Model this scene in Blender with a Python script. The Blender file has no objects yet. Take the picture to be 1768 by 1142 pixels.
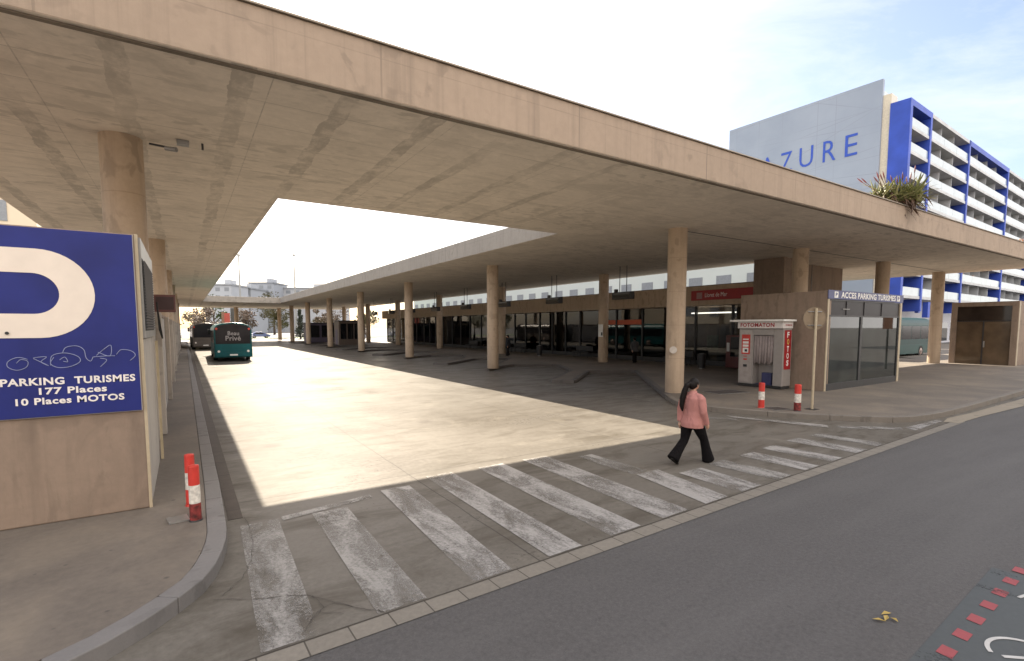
import bpy, bmesh, math, random
from mathutils import Vector, Matrix
random.seed(7)
R = math.radians
scene = bpy.context.scene
col = scene.collection

# ---------------------------------------------------------------- camera
cam_d = bpy.data.cameras.new('camera'); cam = bpy.data.objects.new('camera', cam_d); col.objects.link(cam)
M3 = Matrix(((0.83924213, 0.04294192, -0.54205963), (-0.5437569, 0.06436698, -0.83677077), (-0.0010418, 0.99700195, 0.07736945)))
cam.matrix_world = Matrix.Translation((0, 0, 2.6)) @ M3.to_4x4()
cam_d.sensor_width = 36; cam_d.lens = 36 * 871 / 1768; cam_d.shift_y = 61 / 1768
cam_d.clip_start = .1; cam_d.clip_end = 4000
scene.camera = cam

# ---------------------------------------------------------------- light
SUN = Vector((.239, 1.236, 1.0)).normalized()
EL = math.asin(SUN.z); AZ = math.atan2(SUN.x, SUN.y)
w = bpy.data.worlds.new('World'); scene.world = w; w.use_nodes = True
nt = w.node_tree; nt.nodes.clear()
o = nt.nodes.new('ShaderNodeOutputWorld'); bg = nt.nodes.new('ShaderNodeBackground'); sky = nt.nodes.new('ShaderNodeTexSky')
sky.sky_type = 'NISHITA'; sky.sun_disc = False; sky.sun_elevation = EL; sky.sun_rotation = AZ
sky.air_density = 1.0; sky.dust_density = 2.0; sky.ozone_density = 1.0
tc = nt.nodes.new('ShaderNodeTexCoord'); mp = nt.nodes.new('ShaderNodeMapping'); mp.inputs['Scale'].default_value = (1, 1, 2.2)
mp.inputs['Rotation'].default_value = (0.3, 0.2, 0.9)
n1 = nt.nodes.new('ShaderNodeTexNoise'); n1.inputs['Scale'].default_value = 2.6; n1.inputs['Detail'].default_value = 9; n1.inputs['Roughness'].default_value = .62; n1.inputs['Distortion'].default_value = .6
rp = nt.nodes.new('ShaderNodeValToRGB'); rp.color_ramp.elements[0].position = .40; rp.color_ramp.elements[1].position = .66
rp.color_ramp.elements[0].color = (0, 0, 0, 1); rp.color_ramp.elements[1].color = (.85, .85, .85, 1)
L = nt.links.new
def wmix(f, a, b, mode='MIX'):
    m = nt.nodes.new('ShaderNodeMix'); m.data_type = 'RGBA'; m.blend_type = mode
    for i, v in ((0, f), (6, a), (7, b)):
        if isinstance(v, (int, float)): m.inputs[i].default_value = v
        elif isinstance(v, tuple): m.inputs[i].default_value = v + (1,)
        else: L(v, m.inputs[i])
    return m.outputs[2]
L(tc.outputs['Generated'], mp.inputs[0]); L(mp.outputs[0], n1.inputs['Vector']); L(n1.outputs['Fac'], rp.inputs[0])
blue = wmix(1.0, sky.outputs[0], (.72, .68, .66), 'MULTIPLY')
wisp = wmix(rp.outputs[0], blue, wmix(1.0, wmix(.8, sky.outputs[0], (3.1, 3.1, 3.1)), (1.05, 1.04, 1.03), 'MULTIPLY'))
# unseen white bank added to the sky behind the camera to lift the shade
sx = nt.nodes.new('ShaderNodeSeparateXYZ'); L(tc.outputs['Generated'], sx.inputs[0])
bk = nt.nodes.new('ShaderNodeMapRange'); bk.inputs['From Min'].default_value = .1; bk.inputs['From Max'].default_value = -.35; bk.clamp = True
bk.inputs['To Min'].default_value = 0; bk.inputs['To Max'].default_value = .95; L(sx.outputs[1], bk.inputs['Value'])
full = wmix(bk.outputs[0], wisp, (7.6, 7.2, 6.9))
L(full, bg.inputs[0]); bg.inputs[1].default_value = .10; L(bg.outputs[0], o.inputs[0])
sl = bpy.data.lights.new('sun', 'SUN'); sl.energy = 5.0; sl.angle = R(.55); sl.color = (1, .885, .715)
so = bpy.data.objects.new('sun', sl); col.objects.link(so); so.rotation_euler = SUN.to_track_quat('Z', 'Y').to_euler(); so.location = (0, 0, 60)
scene.view_settings.view_transform = 'Standard'; scene.view_settings.look = 'None'
scene.view_settings.exposure = 1.85; scene.view_settings.gamma = 1
try:
    scene.cycles.max_bounces = 10; scene.cycles.diffuse_bounces = 6; scene.cycles.glossy_bounces = 5; scene.cycles.transparent_max_bounces = 12
    scene.cycles.sample_clamp_indirect = 8
except Exception: pass

# ---------------------------------------------------------------- material helpers
def newmat(name):
    m = bpy.data.materials.new(name); m.use_nodes = True
    nt = m.node_tree; b = nt.nodes['Principled BSDF']
    return m, nt, b
def coords(nt, scale=(1, 1, 1), rot=(0, 0, 0), kind='Object'):
    t = nt.nodes.new('ShaderNodeTexCoord'); p = nt.nodes.new('ShaderNodeMapping')
    p.inputs['Scale'].default_value = scale; p.inputs['Rotation'].default_value = rot
    nt.links.new(t.outputs[kind], p.inputs[0]); return p.outputs[0]
def noise(nt, vec, scale, detail=5, rough=.55, dist=0):
    n = nt.nodes.new('ShaderNodeTexNoise'); n.inputs['Scale'].default_value = scale; n.inputs['Detail'].default_value = detail
    n.inputs['Roughness'].default_value = rough; n.inputs['Distortion'].default_value = dist
    nt.links.new(vec, n.inputs['Vector']); return n.outputs['Fac']
def ramp(nt, fac, stops):
    r = nt.nodes.new('ShaderNodeValToRGB'); e = r.color_ramp.elements
    while len(e) > 2: e.remove(e[-1])
    e[0].position, e[1].position = stops[0][0], stops[-1][0]
    def c4(c): return (c, c, c, 1) if isinstance(c, (int, float)) else tuple(c) + (1,)
    e[0].color, e[1].color = c4(stops[0][1]), c4(stops[-1][1])
    for p, c in stops[1:-1]:
        k = e.new(p); k.color = c4(c)
    nt.links.new(fac, r.inputs[0]); return r.outputs[0]
def mix(nt, fac, a, b, mode='MIX'):
    m = nt.nodes.new('ShaderNodeMix'); m.data_type = 'RGBA'; m.blend_type = mode
    for i, v in ((0, fac), (6, a), (7, b)):
        if isinstance(v, (int, float)): m.inputs[i].default_value = v if i == 0 else (v, v, v, 1)
        elif isinstance(v, tuple): m.inputs[i].default_value = v + (1,)
        else: nt.links.new(v, m.inputs[i])
    return m.outputs[2]
def math_n(nt, op, a, b=None, c=None):
    m = nt.nodes.new('ShaderNodeMath'); m.operation = op
    for i, v in enumerate((a, b, c)):
        if v is None: continue
        if isinstance(v, (int, float)): m.inputs[i].default_value = v
        else: nt.links.new(v, m.inputs[i])
    return m.outputs[0]
def sepxyz(nt, vec):
    s = nt.nodes.new('ShaderNodeSeparateXYZ'); nt.links.new(vec, s.inputs[0]); return s.outputs
def bump(nt, b, h, strength=.3, dist=.02):
    k = nt.nodes.new('ShaderNodeBump'); k.inputs['Strength'].default_value = strength; k.inputs['Distance'].default_value = dist
    nt.links.new(h, k.inputs['Height']); nt.links.new(k.outputs[0], b.inputs['Normal'])
def line_mask(nt, coord, period, offset, width):
    """1 inside thin lines that repeat along a coordinate"""
    a = math_n(nt, 'ADD', coord, -offset); a = math_n(nt, 'DIVIDE', a, period); a = math_n(nt, 'FRACT', a)
    return math_n(nt, 'LESS_THAN', a, width / period)
def plain(name, c, rough=.5, metal=0, var=.12, scale=6, spec=None):
    m, nt, b = newmat(name)
    v = coords(nt); n = noise(nt, v, scale, 6)
    c0 = tuple(x * (1 - var) for x in c); c1 = tuple(min(1, x * (1 + var)) for x in c)
    nt.links.new(ramp(nt, n, [(.3, c0), (.7, c1)]), b.inputs['Base Color'])
    b.inputs['Roughness'].default_value = rough; b.inputs['Metallic'].default_value = metal
    if spec is not None: b.inputs['Specular IOR Level'].default_value = spec
    return m
def glassy(name, c, rough=.03, var=.3):
    m = plain(name, c, rough, 0, var, 1.2); m.node_tree.nodes['Principled BSDF'].inputs['IOR'].default_value = 1.55; return m
def emit(name, c, s):
    m, nt, b = newmat(name); b.inputs['Base Color'].default_value = c + (1,); b.inputs['Emission Color'].default_value = c + (1,); b.inputs['Emission Strength'].default_value = s; return m

def concrete(name, base, stain=.55, streak=True, scale=1.0, rough=.75, panels=None, bands=False, spots=True, rings=False, grime=False):
    m, nt, b = newmat(name)
    v = coords(nt)
    big = noise(nt, v, .35 * scale, 6, .6, .4)
    fine = noise(nt, v, 9 * scale, 8, .7)
    dark = tuple(x * stain for x in base); lite = tuple(min(1, x * 1.13) for x in base)
    c = ramp(nt, big, [(.25, tuple(x * .86 for x in base)), (.5, base), (.75, lite)])
    c = mix(nt, .35, c, ramp(nt, fine, [(.3, tuple(x * .78 for x in base)), (.7, lite)]))
    if streak:
        vs = coords(nt, (3.2, 3.2, .18))
        s = noise(nt, vs, 1.3, 7, .65)
        c = mix(nt, ramp(nt, s, [(.5, 0.), (.72, .55)]), c, dark)
    if spots:
        sp = noise(nt, coords(nt, (1.2, 2.6, 1.2)), 1.7, 4, .5, .3)
        reg = noise(nt, v, .22, 3)
        k = math_n(nt, 'MULTIPLY', ramp(nt, sp, [(.56, 0.), (.62, .6)]), ramp(nt, reg, [(.42, .1), (.54, 1.)]))
        c = mix(nt, k, c, dark)
    x, y, z = sepxyz(nt, v)
    if panels:
        px, py, ln = panels
        wob = noise(nt, coords(nt, (.3, 3, 1)), 2, 3)
        lx = line_mask(nt, x, px, .1, .018); ly = line_mask(nt, y, py, .05, .02)
        lm = math_n(nt, 'MAXIMUM', lx, ly); lm = math_n(nt, 'MULTIPLY', lm, ln)
        c = mix(nt, math_n(nt, 'MULTIPLY', lm, ramp(nt, wob, [(.35, .2), (.65, 1.)])), c, tuple(q * .5 for q in base))
        vv = nt.nodes.new('ShaderNodeTexVoronoi')
        brd = noise(nt, coords(nt, (.12, 4.2, 1)), 1.5, 4, .6)      # board-formed streaks along X
        c = mix(nt, ramp(nt, brd, [(.45, 0.), (.75, .22)]), c, dark)
        bl = noise(nt, coords(nt, (.7, 1.1, 1)), 1.0, 8, .68, .8); c = mix(nt, ramp(nt, bl, [(.48, 0.), (.62, .5)]), c, tuple(q * .68 for q in base))
        c = mix(nt, ramp(nt, noise(nt, coords(nt, (.9, 1.6, 1)), 1.9, 7, .7, .4), [(.55, 0.), (.66, .35)]), c, tuple(min(1, q * 1.2) for q in base))
    if bands:
        wb = noise(nt, v, 1.1, 5, .6)
        xx = math_n(nt, 'ADD', x, math_n(nt, 'MULTIPLY', math_n(nt, 'ADD', wb, -.5), .28))
        bm_ = math_n(nt, 'LESS_THAN', math_n(nt, 'FRACT', math_n(nt, 'DIVIDE', math_n(nt, 'ADD', xx, -1.1), 1.48)), .2)
        reg = noise(nt, coords(nt, (.16, .1, 1)), 1.9, 3)
        bm_ = math_n(nt, 'MULTIPLY', math_n(nt, 'MULTIPLY', bm_, ramp(nt, math_n(nt, 'MULTIPLY', math_n(nt, 'ADD', x, 14), .03), [(.47, 1.), (.53, .12)])), ramp(nt, reg, [(.36, .1), (.55, .85)]))
        c = mix(nt, math_n(nt, 'MULTIPLY', bm_, ramp(nt, noise(nt, coords(nt, (1.5, .8, 1)), 2.2, 6, .7), [(.4, .1), (.58, 1.)])), c, tuple(q * .58 for q in base))
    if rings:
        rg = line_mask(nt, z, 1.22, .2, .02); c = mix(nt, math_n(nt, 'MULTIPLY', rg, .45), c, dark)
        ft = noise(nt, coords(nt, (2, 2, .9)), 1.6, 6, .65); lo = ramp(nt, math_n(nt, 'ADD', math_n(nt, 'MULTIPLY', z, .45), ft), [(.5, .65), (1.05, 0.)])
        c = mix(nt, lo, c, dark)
    if grime:
        g1 = noise(nt, coords(nt, (1, 1, .6)), 1.1, 8, .7, 1.0); c = mix(nt, ramp(nt, g1, [(.50, 0.), (.68, .55)]), c, tuple(q * .62 for q in base))
        g2 = noise(nt, coords(nt, (1, 1, .35)), 3.2, 7, .7, .5); c = mix(nt, ramp(nt, g2, [(.58, 0.), (.70, .45)]), c, tuple(q * .55 for q in base))
    nt.links.new(c, b.inputs['Base Color'])
    b.inputs['Roughness'].default_value = rough
    bump(nt, b, fine, .25, .01)
    return m

M = {}
M['soffit'] = concrete('soffit_concrete', (.68, .61, .525), .62, False, 1, .8, (2.94, 1.02, .8), True)
M['concrete'] = concrete('wall_concrete', (.245, .182, .138), .6, True, 1, .8, grime=True)
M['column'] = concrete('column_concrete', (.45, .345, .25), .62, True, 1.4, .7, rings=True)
M['pale_col'] = concrete('pale_pilaster', (.44, .40, .36), .6, True, 1.3, .7)
M['white_wall'] = concrete('whitewashed_wall', (.40, .375, .345), .6, True, 1.3, .7)
M['kerb'] = concrete('granite_kerb', (.165, .157, .153), .6, False, 3, .7)
M['dark_metal'] = plain('dark_metal', (.035, .035, .038), .45, .3)
M['grey_metal'] = plain('grey_metal', (.28, .28, .28), .45, .6)
M['steel'] = plain('steel', (.42, .42, .42), .35, .8)
M['white'] = plain('white_paint', (.74, .73, .70), .5, 0, .06)
M['cream'] = plain('cream_paint', (.40, .335, .235), .5, 0, .1)
M['blue'] = plain('blue_enamel', (.014, .022, .15), .4, 0, .25, 1.2, spec=.3)
M['red'] = plain('red_paint', (.50, .035, .025), .45, 0, .15)
M['darkred'] = plain('dark_red_panel', (.30, .012, .016), .45, 0, .12)
M['rubber'] = plain('rubber', (.02, .02, .02), .8)
M['glass'] = glassy('dark_glass', (.012, .013, .015), .02)
M['glass_lite'] = glassy('pane_glass', (.022, .026, .024), .025, .6); M['glass_lite'].node_tree.nodes['Principled BSDF'].inputs['Specular IOR Level'].default_value = .36
M['interior'] = plain('dim_interior', (.05, .045, .04), .8)
M['lamp_red'] = plain('tail_lamp', (.5, .06, .04), .25)
M['lamp_white'] = plain('clear_lamp', (.85, .8, .75), .15)
M['paver'] = None

# ground materials
def ground_asphalt():
    m, nt, b = newmat('asphalt'); v = coords(nt)
    big = noise(nt, v, .22, 5, .6, .5); fine = noise(nt, v, 60, 4, .85); mid = noise(nt, v, 1.4, 8, .7, .6)
    c = ramp(nt, big, [(.3, (.066, .062, .062)), (.7, (.086, .081, .081))])
    c = mix(nt, .7, c, ramp(nt, fine, [(.25, (.038, .036, .036)), (.5, (.074, .070, .069)), (.8, (.135, .128, .125))]))
    c = mix(nt, ramp(nt, mid, [(.48, 0.), (.68, .45)]), c, (.052, .049, .048))
    for sc, t in ((1.5, .045), (4.1, .06), (.7, .05)):
        sp = nt.nodes.new('ShaderNodeTexVoronoi'); sp.inputs['Scale'].default_value = sc; nt.links.new(mix(nt, .08, v, noise(nt, v, 8, 3)), sp.inputs['Vector'])
        c = mix(nt, ramp(nt, sp.outputs['Distance'], [(t * .5, .75), (t * 1.3, 0.)]), c, (.034, .032, .031))
    gr_ = noise(nt, v, 22, 5, .8); c = mix(nt, .4, c, ramp(nt, gr_, [(.32, (.035, .033, .033)), (.5, (.08, .076, .075)), (.68, (.13, .124, .122))]))
    ln_ = noise(nt, coords(nt, (.12, 1.1, 1)), 1.0, 4, .6)
    c = mix(nt, ramp(nt, ln_, [(.45, 0.), (.7, .28)]), c, (.14, .134, .13))
    nt.links.new(c, b.inputs['Base Color']); b.inputs['Roughness'].default_value = .82
    bump(nt, b, fine, .5, .006); return m
def ground_bay():
    m, nt, b = newmat('bay_concrete'); v = coords(nt)
    big = noise(nt, v, .3, 6, .6, .5); fine = noise(nt, v, 14, 8, .7); mid = noise(nt, coords(nt, (.45, 1.3, 1)), 1.3, 8, .68, .5)
    c = ramp(nt, big, [(.3, (.112, .101, .087)), (.55, (.150, .137, .120)), (.75, (.188, .174, .154))])
    c = mix(nt, .4, c, ramp(nt, fine, [(.3, (.08, .072, .062)), (.7, (.20, .184, .162))]))
    c = mix(nt, ramp(nt, mid, [(.47, 0.), (.68, .85)]), c, (.078, .068, .055))
    pale = noise(nt, v, 1.05, 6, .7, .6)
    c = mix(nt, ramp(nt, pale, [(.56, 0.), (.7, .4)]), c, (.235, .215, .185))
    st = nt.nodes.new('ShaderNodeTexVoronoi'); st.inputs['Scale'].default_value = .55; st.inputs['Randomness'].default_value = 1
    nt.links.new(mix(nt, .12, v, noise(nt, v, 3, 4)), st.inputs['Vector'])
    c = mix(nt, ramp(nt, st.outputs['Distance'], [(.05, .6), (.13, 0.)]), c, (.07, .06, .052))
    x, y, z = sepxyz(nt, v)
    wob = math_n(nt, 'MULTIPLY', math_n(nt, 'ADD', noise(nt, v, 1.3, 4), -.5), .05)
    jl = math_n(nt, 'MAXIMUM', line_mask(nt, math_n(nt, 'ADD', y, wob), 6.2, 2.1, .022), line_mask(nt, math_n(nt, 'ADD', x, wob), 5.1, 3.2, .02))
    c = mix(nt, math_n(nt, 'MULTIPLY', jl, .7), c, (.05, .045, .04))
    nt.links.new(c, b.inputs['Base Color'])
    nt.links.new(ramp(nt, mix(nt, .35, mix(nt, .5, mid, big), fine), [(.40, .27), (.60, .56)]), b.inputs['Roughness'])
    b.inputs['Specular IOR Level'].default_value = .025
    bump(nt, b, mix(nt, .7, fine, mid), .12, .01); return m
def ground_pave():
    m, nt, b = newmat('pavement_concrete'); v = coords(nt)
    big = noise(nt, v, .55, 6, .6, .6); fine = noise(nt, v, 12, 8, .7)
    c = ramp(nt, big, [(.3, (.10, .086, .074)), (.5, (.145, .124, .104)), (.68, (.225, .188, .146))])
    c = mix(nt, .4, c, ramp(nt, fine, [(.3, (.082, .069, .057)), (.7, (.178, .150, .120))]))
    for sc, t, k in ((1.7, .05, .8), (3.1, .055, .6)):
        sp = nt.nodes.new('ShaderNodeTexVoronoi'); sp.inputs['Scale'].default_value = sc; nt.links.new(v, sp.inputs['Vector'])
        c = mix(nt, ramp(nt, sp.outputs['Distance'], [(t * .6, k), (t * 1.3, 0.)]), c, (.05, .045, .042))
    nt.links.new(c, b.inputs['Base Color']); b.inputs['Roughness'].default_value = .72
    bump(nt, b, fine, .2, .008); return m
def mat_pavers(name, bw, c0):
    m, nt, b = newmat(name); v = coords(nt)
    br = nt.nodes.new('ShaderNodeTexBrick'); nt.links.new(v, br.inputs['Vector'])
    br.inputs['Scale'].default_value = 1; br.inputs['Brick Width'].default_value = bw; br.inputs['Row Height'].default_value = .5; br.offset = .5
    br.inputs['Mortar Size'].default_value = .007; br.inputs['Color1'].default_value = c0 + (1,); br.inputs['Color2'].default_value = tuple(x * .8 for x in c0) + (1,)
    br.inputs['Mortar'].default_value = (.06, .052, .042, 1)
    fine = noise(nt, v, 18, 7, .7)
    c = mix(nt, .45, br.outputs['Color'], ramp(nt, fine, [(.3, tuple(x * .65 for x in c0)), (.7, tuple(x * 1.2 for x in c0))]))
    c = mix(nt, br.outputs['Fac'], c, (.06, .052, .042))
    nt.links.new(c, b.inputs['Base Color']); b.inputs['Roughness'].default_value = .75
    bump(nt, b, fine, .25, .008); return m
def worn_paint(name, c, lo, hi, under):
    """road paint worn through to the concrete below"""
    m, nt, b = newmat(name); v = coords(nt)
    n = noise(nt, v, 34, 8, .7); g = noise(nt, coords(nt, (1.6, .55, 1)), 1.5, 6, .65, .6)
    k = math_n(nt, 'ADD', math_n(nt, 'MULTIPLY', n, .35), math_n(nt, 'MULTIPLY', g, .72))
    f = ramp(nt, k, [(lo, 0.), (hi, 1.)])
    base = ramp(nt, noise(nt, v, 16, 8, .7), [(.3, tuple(q * .8 for q in c)), (.7, c)])
    tr = nt.nodes.new('ShaderNodeBsdfTransparent'); ms = nt.nodes.new('ShaderNodeMixShader'); out = nt.nodes['Material Output']
    nt.links.new(base, b.inputs['Base Color']); b.inputs['Roughness'].default_value = .6
    nt.links.new(f, ms.inputs[0]); nt.links.new(tr.outputs[0], ms.inputs[1]); nt.links.new(b.outputs[0], ms.inputs[2]); nt.links.new(ms.outputs[0], out.inputs[0])
    return m
M['asphalt'] = ground_asphalt(); M['bay'] = ground_bay(); M['pave'] = ground_pave()
M['paver'] = mat_pavers('granite_setts', .36, (.20, .18, .152))
M['grate'] = None
M['paint'] = worn_paint('worn_white_paint', (.34, .325, .31), .40, .60, None)
M['paint_thin'] = worn_paint('very_worn_white_paint', (.30, .287, .27), .43, .62, None)

# ---------------------------------------------------------------- mesh helpers
class MB:
    def __init__(s): s.b = bmesh.new(); s.mi = 0
    def _f(s, vs):
        try:
            f = s.b.faces.new(vs); f.material_index = s.mi; return f
        except ValueError: return None
    def box(s, x0, y0, z0, x1, y1, z1, rz=0, c=None):
        P = [(x0, y0, z0), (x1, y0, z0), (x1, y1, z0), (x0, y1, z0), (x0, y0, z1), (x1, y0, z1), (x1, y1, z1), (x0, y1, z1)]
        if rz:
            cx, cy = c or ((x0 + x1) / 2, (y0 + y1) / 2); ca, sa = math.cos(rz), math.sin(rz)
            P = [(cx + (p[0] - cx) * ca - (p[1] - cy) * sa, cy + (p[0] - cx) * sa + (p[1] - cy) * ca, p[2]) for p in P]
        v = [s.b.verts.new(p) for p in P]
        for q in ((0, 3, 2, 1), (4, 5, 6, 7), (0, 1, 5, 4), (1, 2, 6, 5), (2, 3, 7, 6), (3, 0, 4, 7)): s._f([v[i] for i in q])
        return s
    def poly(s, pts, flip=False):
        v = [s.b.verts.new(p) for p in pts]
        s._f(v[::-1] if flip else v); return s
    def prism(s, pts, z0, z1):
        """vertical prism from a plan polygon (counter-clockwise)"""
        a = [s.b.verts.new((p[0], p[1], z0)) for p in pts]; t = [s.b.verts.new((p[0], p[1], z1)) for p in pts]
        s._f(a[::-1]); s._f(t); n = len(pts)
        for i in range(n): s._f([a[i], a[(i + 1) % n], t[(i + 1) % n], t[i]])
        return s
    def extr(s, prof, axis, a, b):
        """extrude a 2-D profile along an axis between a and b"""
        def P(p, t): return {'x': (t, p[0], p[1]), 'y': (p[0], t, p[1]), 'z': (p[0], p[1], t)}[axis]
        A = [s.b.verts.new(P(p, a)) for p in prof]; B = [s.b.verts.new(P(p, b)) for p in prof]; n = len(prof)
        s._f(A); s._f(B[::-1])
        for i in range(n): s._f([A[i], B[i], B[(i + 1) % n], A[(i + 1) % n]])
        return s
    def cyl(s, p0, p1, r0, r1=None, n=20, cap=True):
        r1 = r0 if r1 is None else r1; p0 = Vector(p0); p1 = Vector(p1); d = (p1 - p0).normalized()
        u = d.orthogonal().normalized(); w_ = d.cross(u)
        A = [s.b.verts.new(p0 + (u * math.cos(2 * math.pi * i / n) + w_ * math.sin(2 * math.pi * i / n)) * r0) for i in range(n)]
        B = [s.b.verts.new(p1 + (u * math.cos(2 * math.pi * i / n) + w_ * math.sin(2 * math.pi * i / n)) * r1) for i in range(n)]
        for i in range(n): s._f([A[i], A[(i + 1) % n], B[(i + 1) % n], B[i]])
        if cap: s._f(A[::-1]); s._f(B)
        return s
    def loft(s, rings, n=16, cap=True):
        """rings: (centre, ax, ay) with ax, ay vectors spanning the ellipse"""
        prev = None; first = None
        for c, ax, ay in rings:
            c = Vector(c); ax = Vector(ax); ay = Vector(ay)
            cur = [s.b.verts.new(c + ax * math.cos(2 * math.pi * i / n) + ay * math.sin(2 * math.pi * i / n)) for i in range(n)]
            if prev:
                for i in range(n): s._f([prev[i], prev[(i + 1) % n], cur[(i + 1) % n], cur[i]])
            else: first = cur
            prev = cur
        if cap: s._f(first[::-1]); s._f(prev)
        return s
    def tube(s, pts, rs, n=10):
        pts = [Vector(p) for p in pts]
        if isinstance(rs, (int, float)): rs = [rs] * len(pts)
        rings = []; up = None
        for i, p in enumerate(pts):
            d = (pts[min(i + 1, len(pts) - 1)] - pts[max(i - 1, 0)]).normalized()
            u = d.orthogonal().normalized() if up is None else (up - d * up.dot(d)).normalized(); up = u
            rings.append((p, u * rs[i], d.cross(u) * rs[i]))
        return s.loft(rings, n)
    def ball(s, c, rx, ry=None, rz=None, n=12):
        ry = ry or rx; rz = rz or rx
        r = bmesh.ops.create_uvsphere(s.b, u_segments=n, v_segments=max(6, n // 2 + 2), radius=1)
        bmesh.ops.transform(s.b, matrix=Matrix.Translation(c) @ Matrix.Diagonal((rx, ry, rz, 1)), verts=r['verts']); return s
    def build(s, name, mats, parent=None, smooth=False, bevel=0, fix=True):
        if fix: bmesh.ops.recalc_face_normals(s.b, faces=s.b.faces)
        me = bpy.data.meshes.new(name); s.b.to_mesh(me); s.b.free()
        for m in (mats if isinstance(mats, (list, tuple)) else [mats]): me.materials.append(m)
        if smooth:
            for p in me.polygons: p.use_smooth = True
            if smooth == 'angle':
                try: me.set_sharp_from_angle(angle=R(40))
                except Exception: pass
        ob = bpy.data.objects.new(name, me); col.objects.link(ob)
        if parent is not None: ob.parent = parent
        if bevel:
            bv = ob.modifiers.new('bevel', 'BEVEL'); bv.width = bevel; bv.segments = 2; bv.limit_method = 'ANGLE'; bv.angle_limit = R(50)
        return ob
def tag(o, label=None, cat=None, group=None, kind=None):
    if label: o['label'] = label
    if cat: o['category'] = cat
    if group: o['group'] = group
    if kind: o['kind'] = kind
    return o
def empty(name, loc=(0, 0, 0), rz=0, label=None, cat=None, group=None):
    e = bpy.data.objects.new(name, None); col.objects.link(e); e.location = loc; e.rotation_euler = (0, 0, rz); e.empty_display_size = .2
    return tag(e, label, cat, group)
def copy_tree(o, parent=None):
    c = o.copy(); col.objects.link(c); c.parent = parent
    for ch in list(o.children): copy_tree(ch, c)
    return c
def struct(name, mb, m, **k): return tag(mb.build(name, m, **k), kind='structure')
def text_mesh(name, txt, m, parent, p, right, up, width=None, height=None, bold=0, depth=.004, align='L'):
    """lettering as real raised geometry: p = lower left corner, right/up = unit directions of the sign's face"""
    cu = bpy.data.curves.new(name, 'FONT'); cu.body = txt; cu.size = 1; cu.offset = bold; cu.resolution_u = 3; cu.space_character = 1 + bold * 3
    ob = bpy.data.objects.new(name, cu); col.objects.link(ob)
    dg = bpy.context.evaluated_depsgraph_get(); me = bpy.data.meshes.new_from_object(ob.evaluated_get(dg))
    bpy.data.objects.remove(ob); bpy.data.curves.remove(cu)
    xs = [v.co.x for v in me.vertices]; ys = [v.co.y for v in me.vertices]
    x0, x1, y0, y1 = min(xs), max(xs), min(ys), max(ys)
    sx = width / (x1 - x0) if width else None; sy = height / (y1 - y0) if height else None
    sx = sx or sy; sy = sy or sx
    r_, u_ = Vector(right), Vector(up); nn = r_.cross(u_); p = Vector(p)
    b = bmesh.new(); b.from_mesh(me)
    for v in b.verts: v.co = p + r_ * ((v.co.x - x0) * sx) + u_ * ((v.co.y - y0) * sy) + nn * .001
    g = bmesh.ops.extrude_face_region(b, geom=list(b.faces))
    for v in [e for e in g['geom'] if isinstance(e, bmesh.types.BMVert)]: v.co += nn * depth
    bmesh.ops.recalc_face_normals(b, faces=b.faces)
    nw = len(txt.split()); iv = []; seen = set()
    for f in b.faces:                                   # islands (letters) and their extent along the line
        if f in seen: continue
        st_, isl = [f], []
        seen.add(f)
        while st_:
            q = st_.pop(); isl.append(q)
            for ed in q.edges:
                for g2 in ed.link_faces:
                    if g2 not in seen: seen.add(g2); st_.append(g2)
        t_ = [v.co.dot(r_) for q in isl for v in q.verts]; iv.append((min(t_), max(t_), isl))
    iv.sort(key=lambda q: q[0]); gaps = []; hi = iv[0][1]
    for k in range(1, len(iv)): gaps.append((iv[k][0] - hi, k)); hi = max(hi, iv[k][1])
    cuts = sorted(k for _, k in sorted(gaps, reverse=True)[:nw - 1]); groups = []; last = 0
    for k in cuts + [len(iv)]: groups.append(iv[last:k]); last = k
    o2 = None
    for gr in groups:
        fs = [q for it in gr for q in it[2]]; vs = []; idx = {}
        for q in fs:
            for v in q.verts:
                if v not in idx: idx[v] = len(vs); vs.append(tuple(v.co))
        m2 = bpy.data.meshes.new(name); m2.from_pydata(vs, [], [[idx[v] for v in q.verts] for q in fs]); m2.materials.append(m)
        o2 = bpy.data.objects.new(name, m2); col.objects.link(o2)
        if parent is not None: o2.parent = parent
    b.free(); bpy.data.meshes.remove(me)
    return o2
def smoothpts(pts, n=6):
    out = []
    for i in range(len(pts) - 1):
        p0 = Vector(pts[max(i - 1, 0)]); p1 = Vector(pts[i]); p2 = Vector(pts[i + 1]); p3 = Vector(pts[min(i + 2, len(pts) - 1)])
        for k in range(n):
            t = k / n
            out.append(tuple(.5 * ((2 * p1) + (p2 - p0) * t + (2 * p0 - 5 * p1 + 4 * p2 - p3) * t * t + (3 * p1 - p0 - 3 * p2 + p3) * t ** 3)))
    out.append(tuple(pts[-1])); return out
def offset_line(pts, d):
    """offset an open plan polyline to its left by d"""
    o = []
    for i, p in enumerate(pts):
        a = Vector(pts[max(i - 1, 0)]); b = Vector(pts[min(i + 1, len(pts) - 1)]); t = (b - a).normalized()
        o.append((p[0] - t.y * d, p[1] + t.x * d))
    return o
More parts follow.
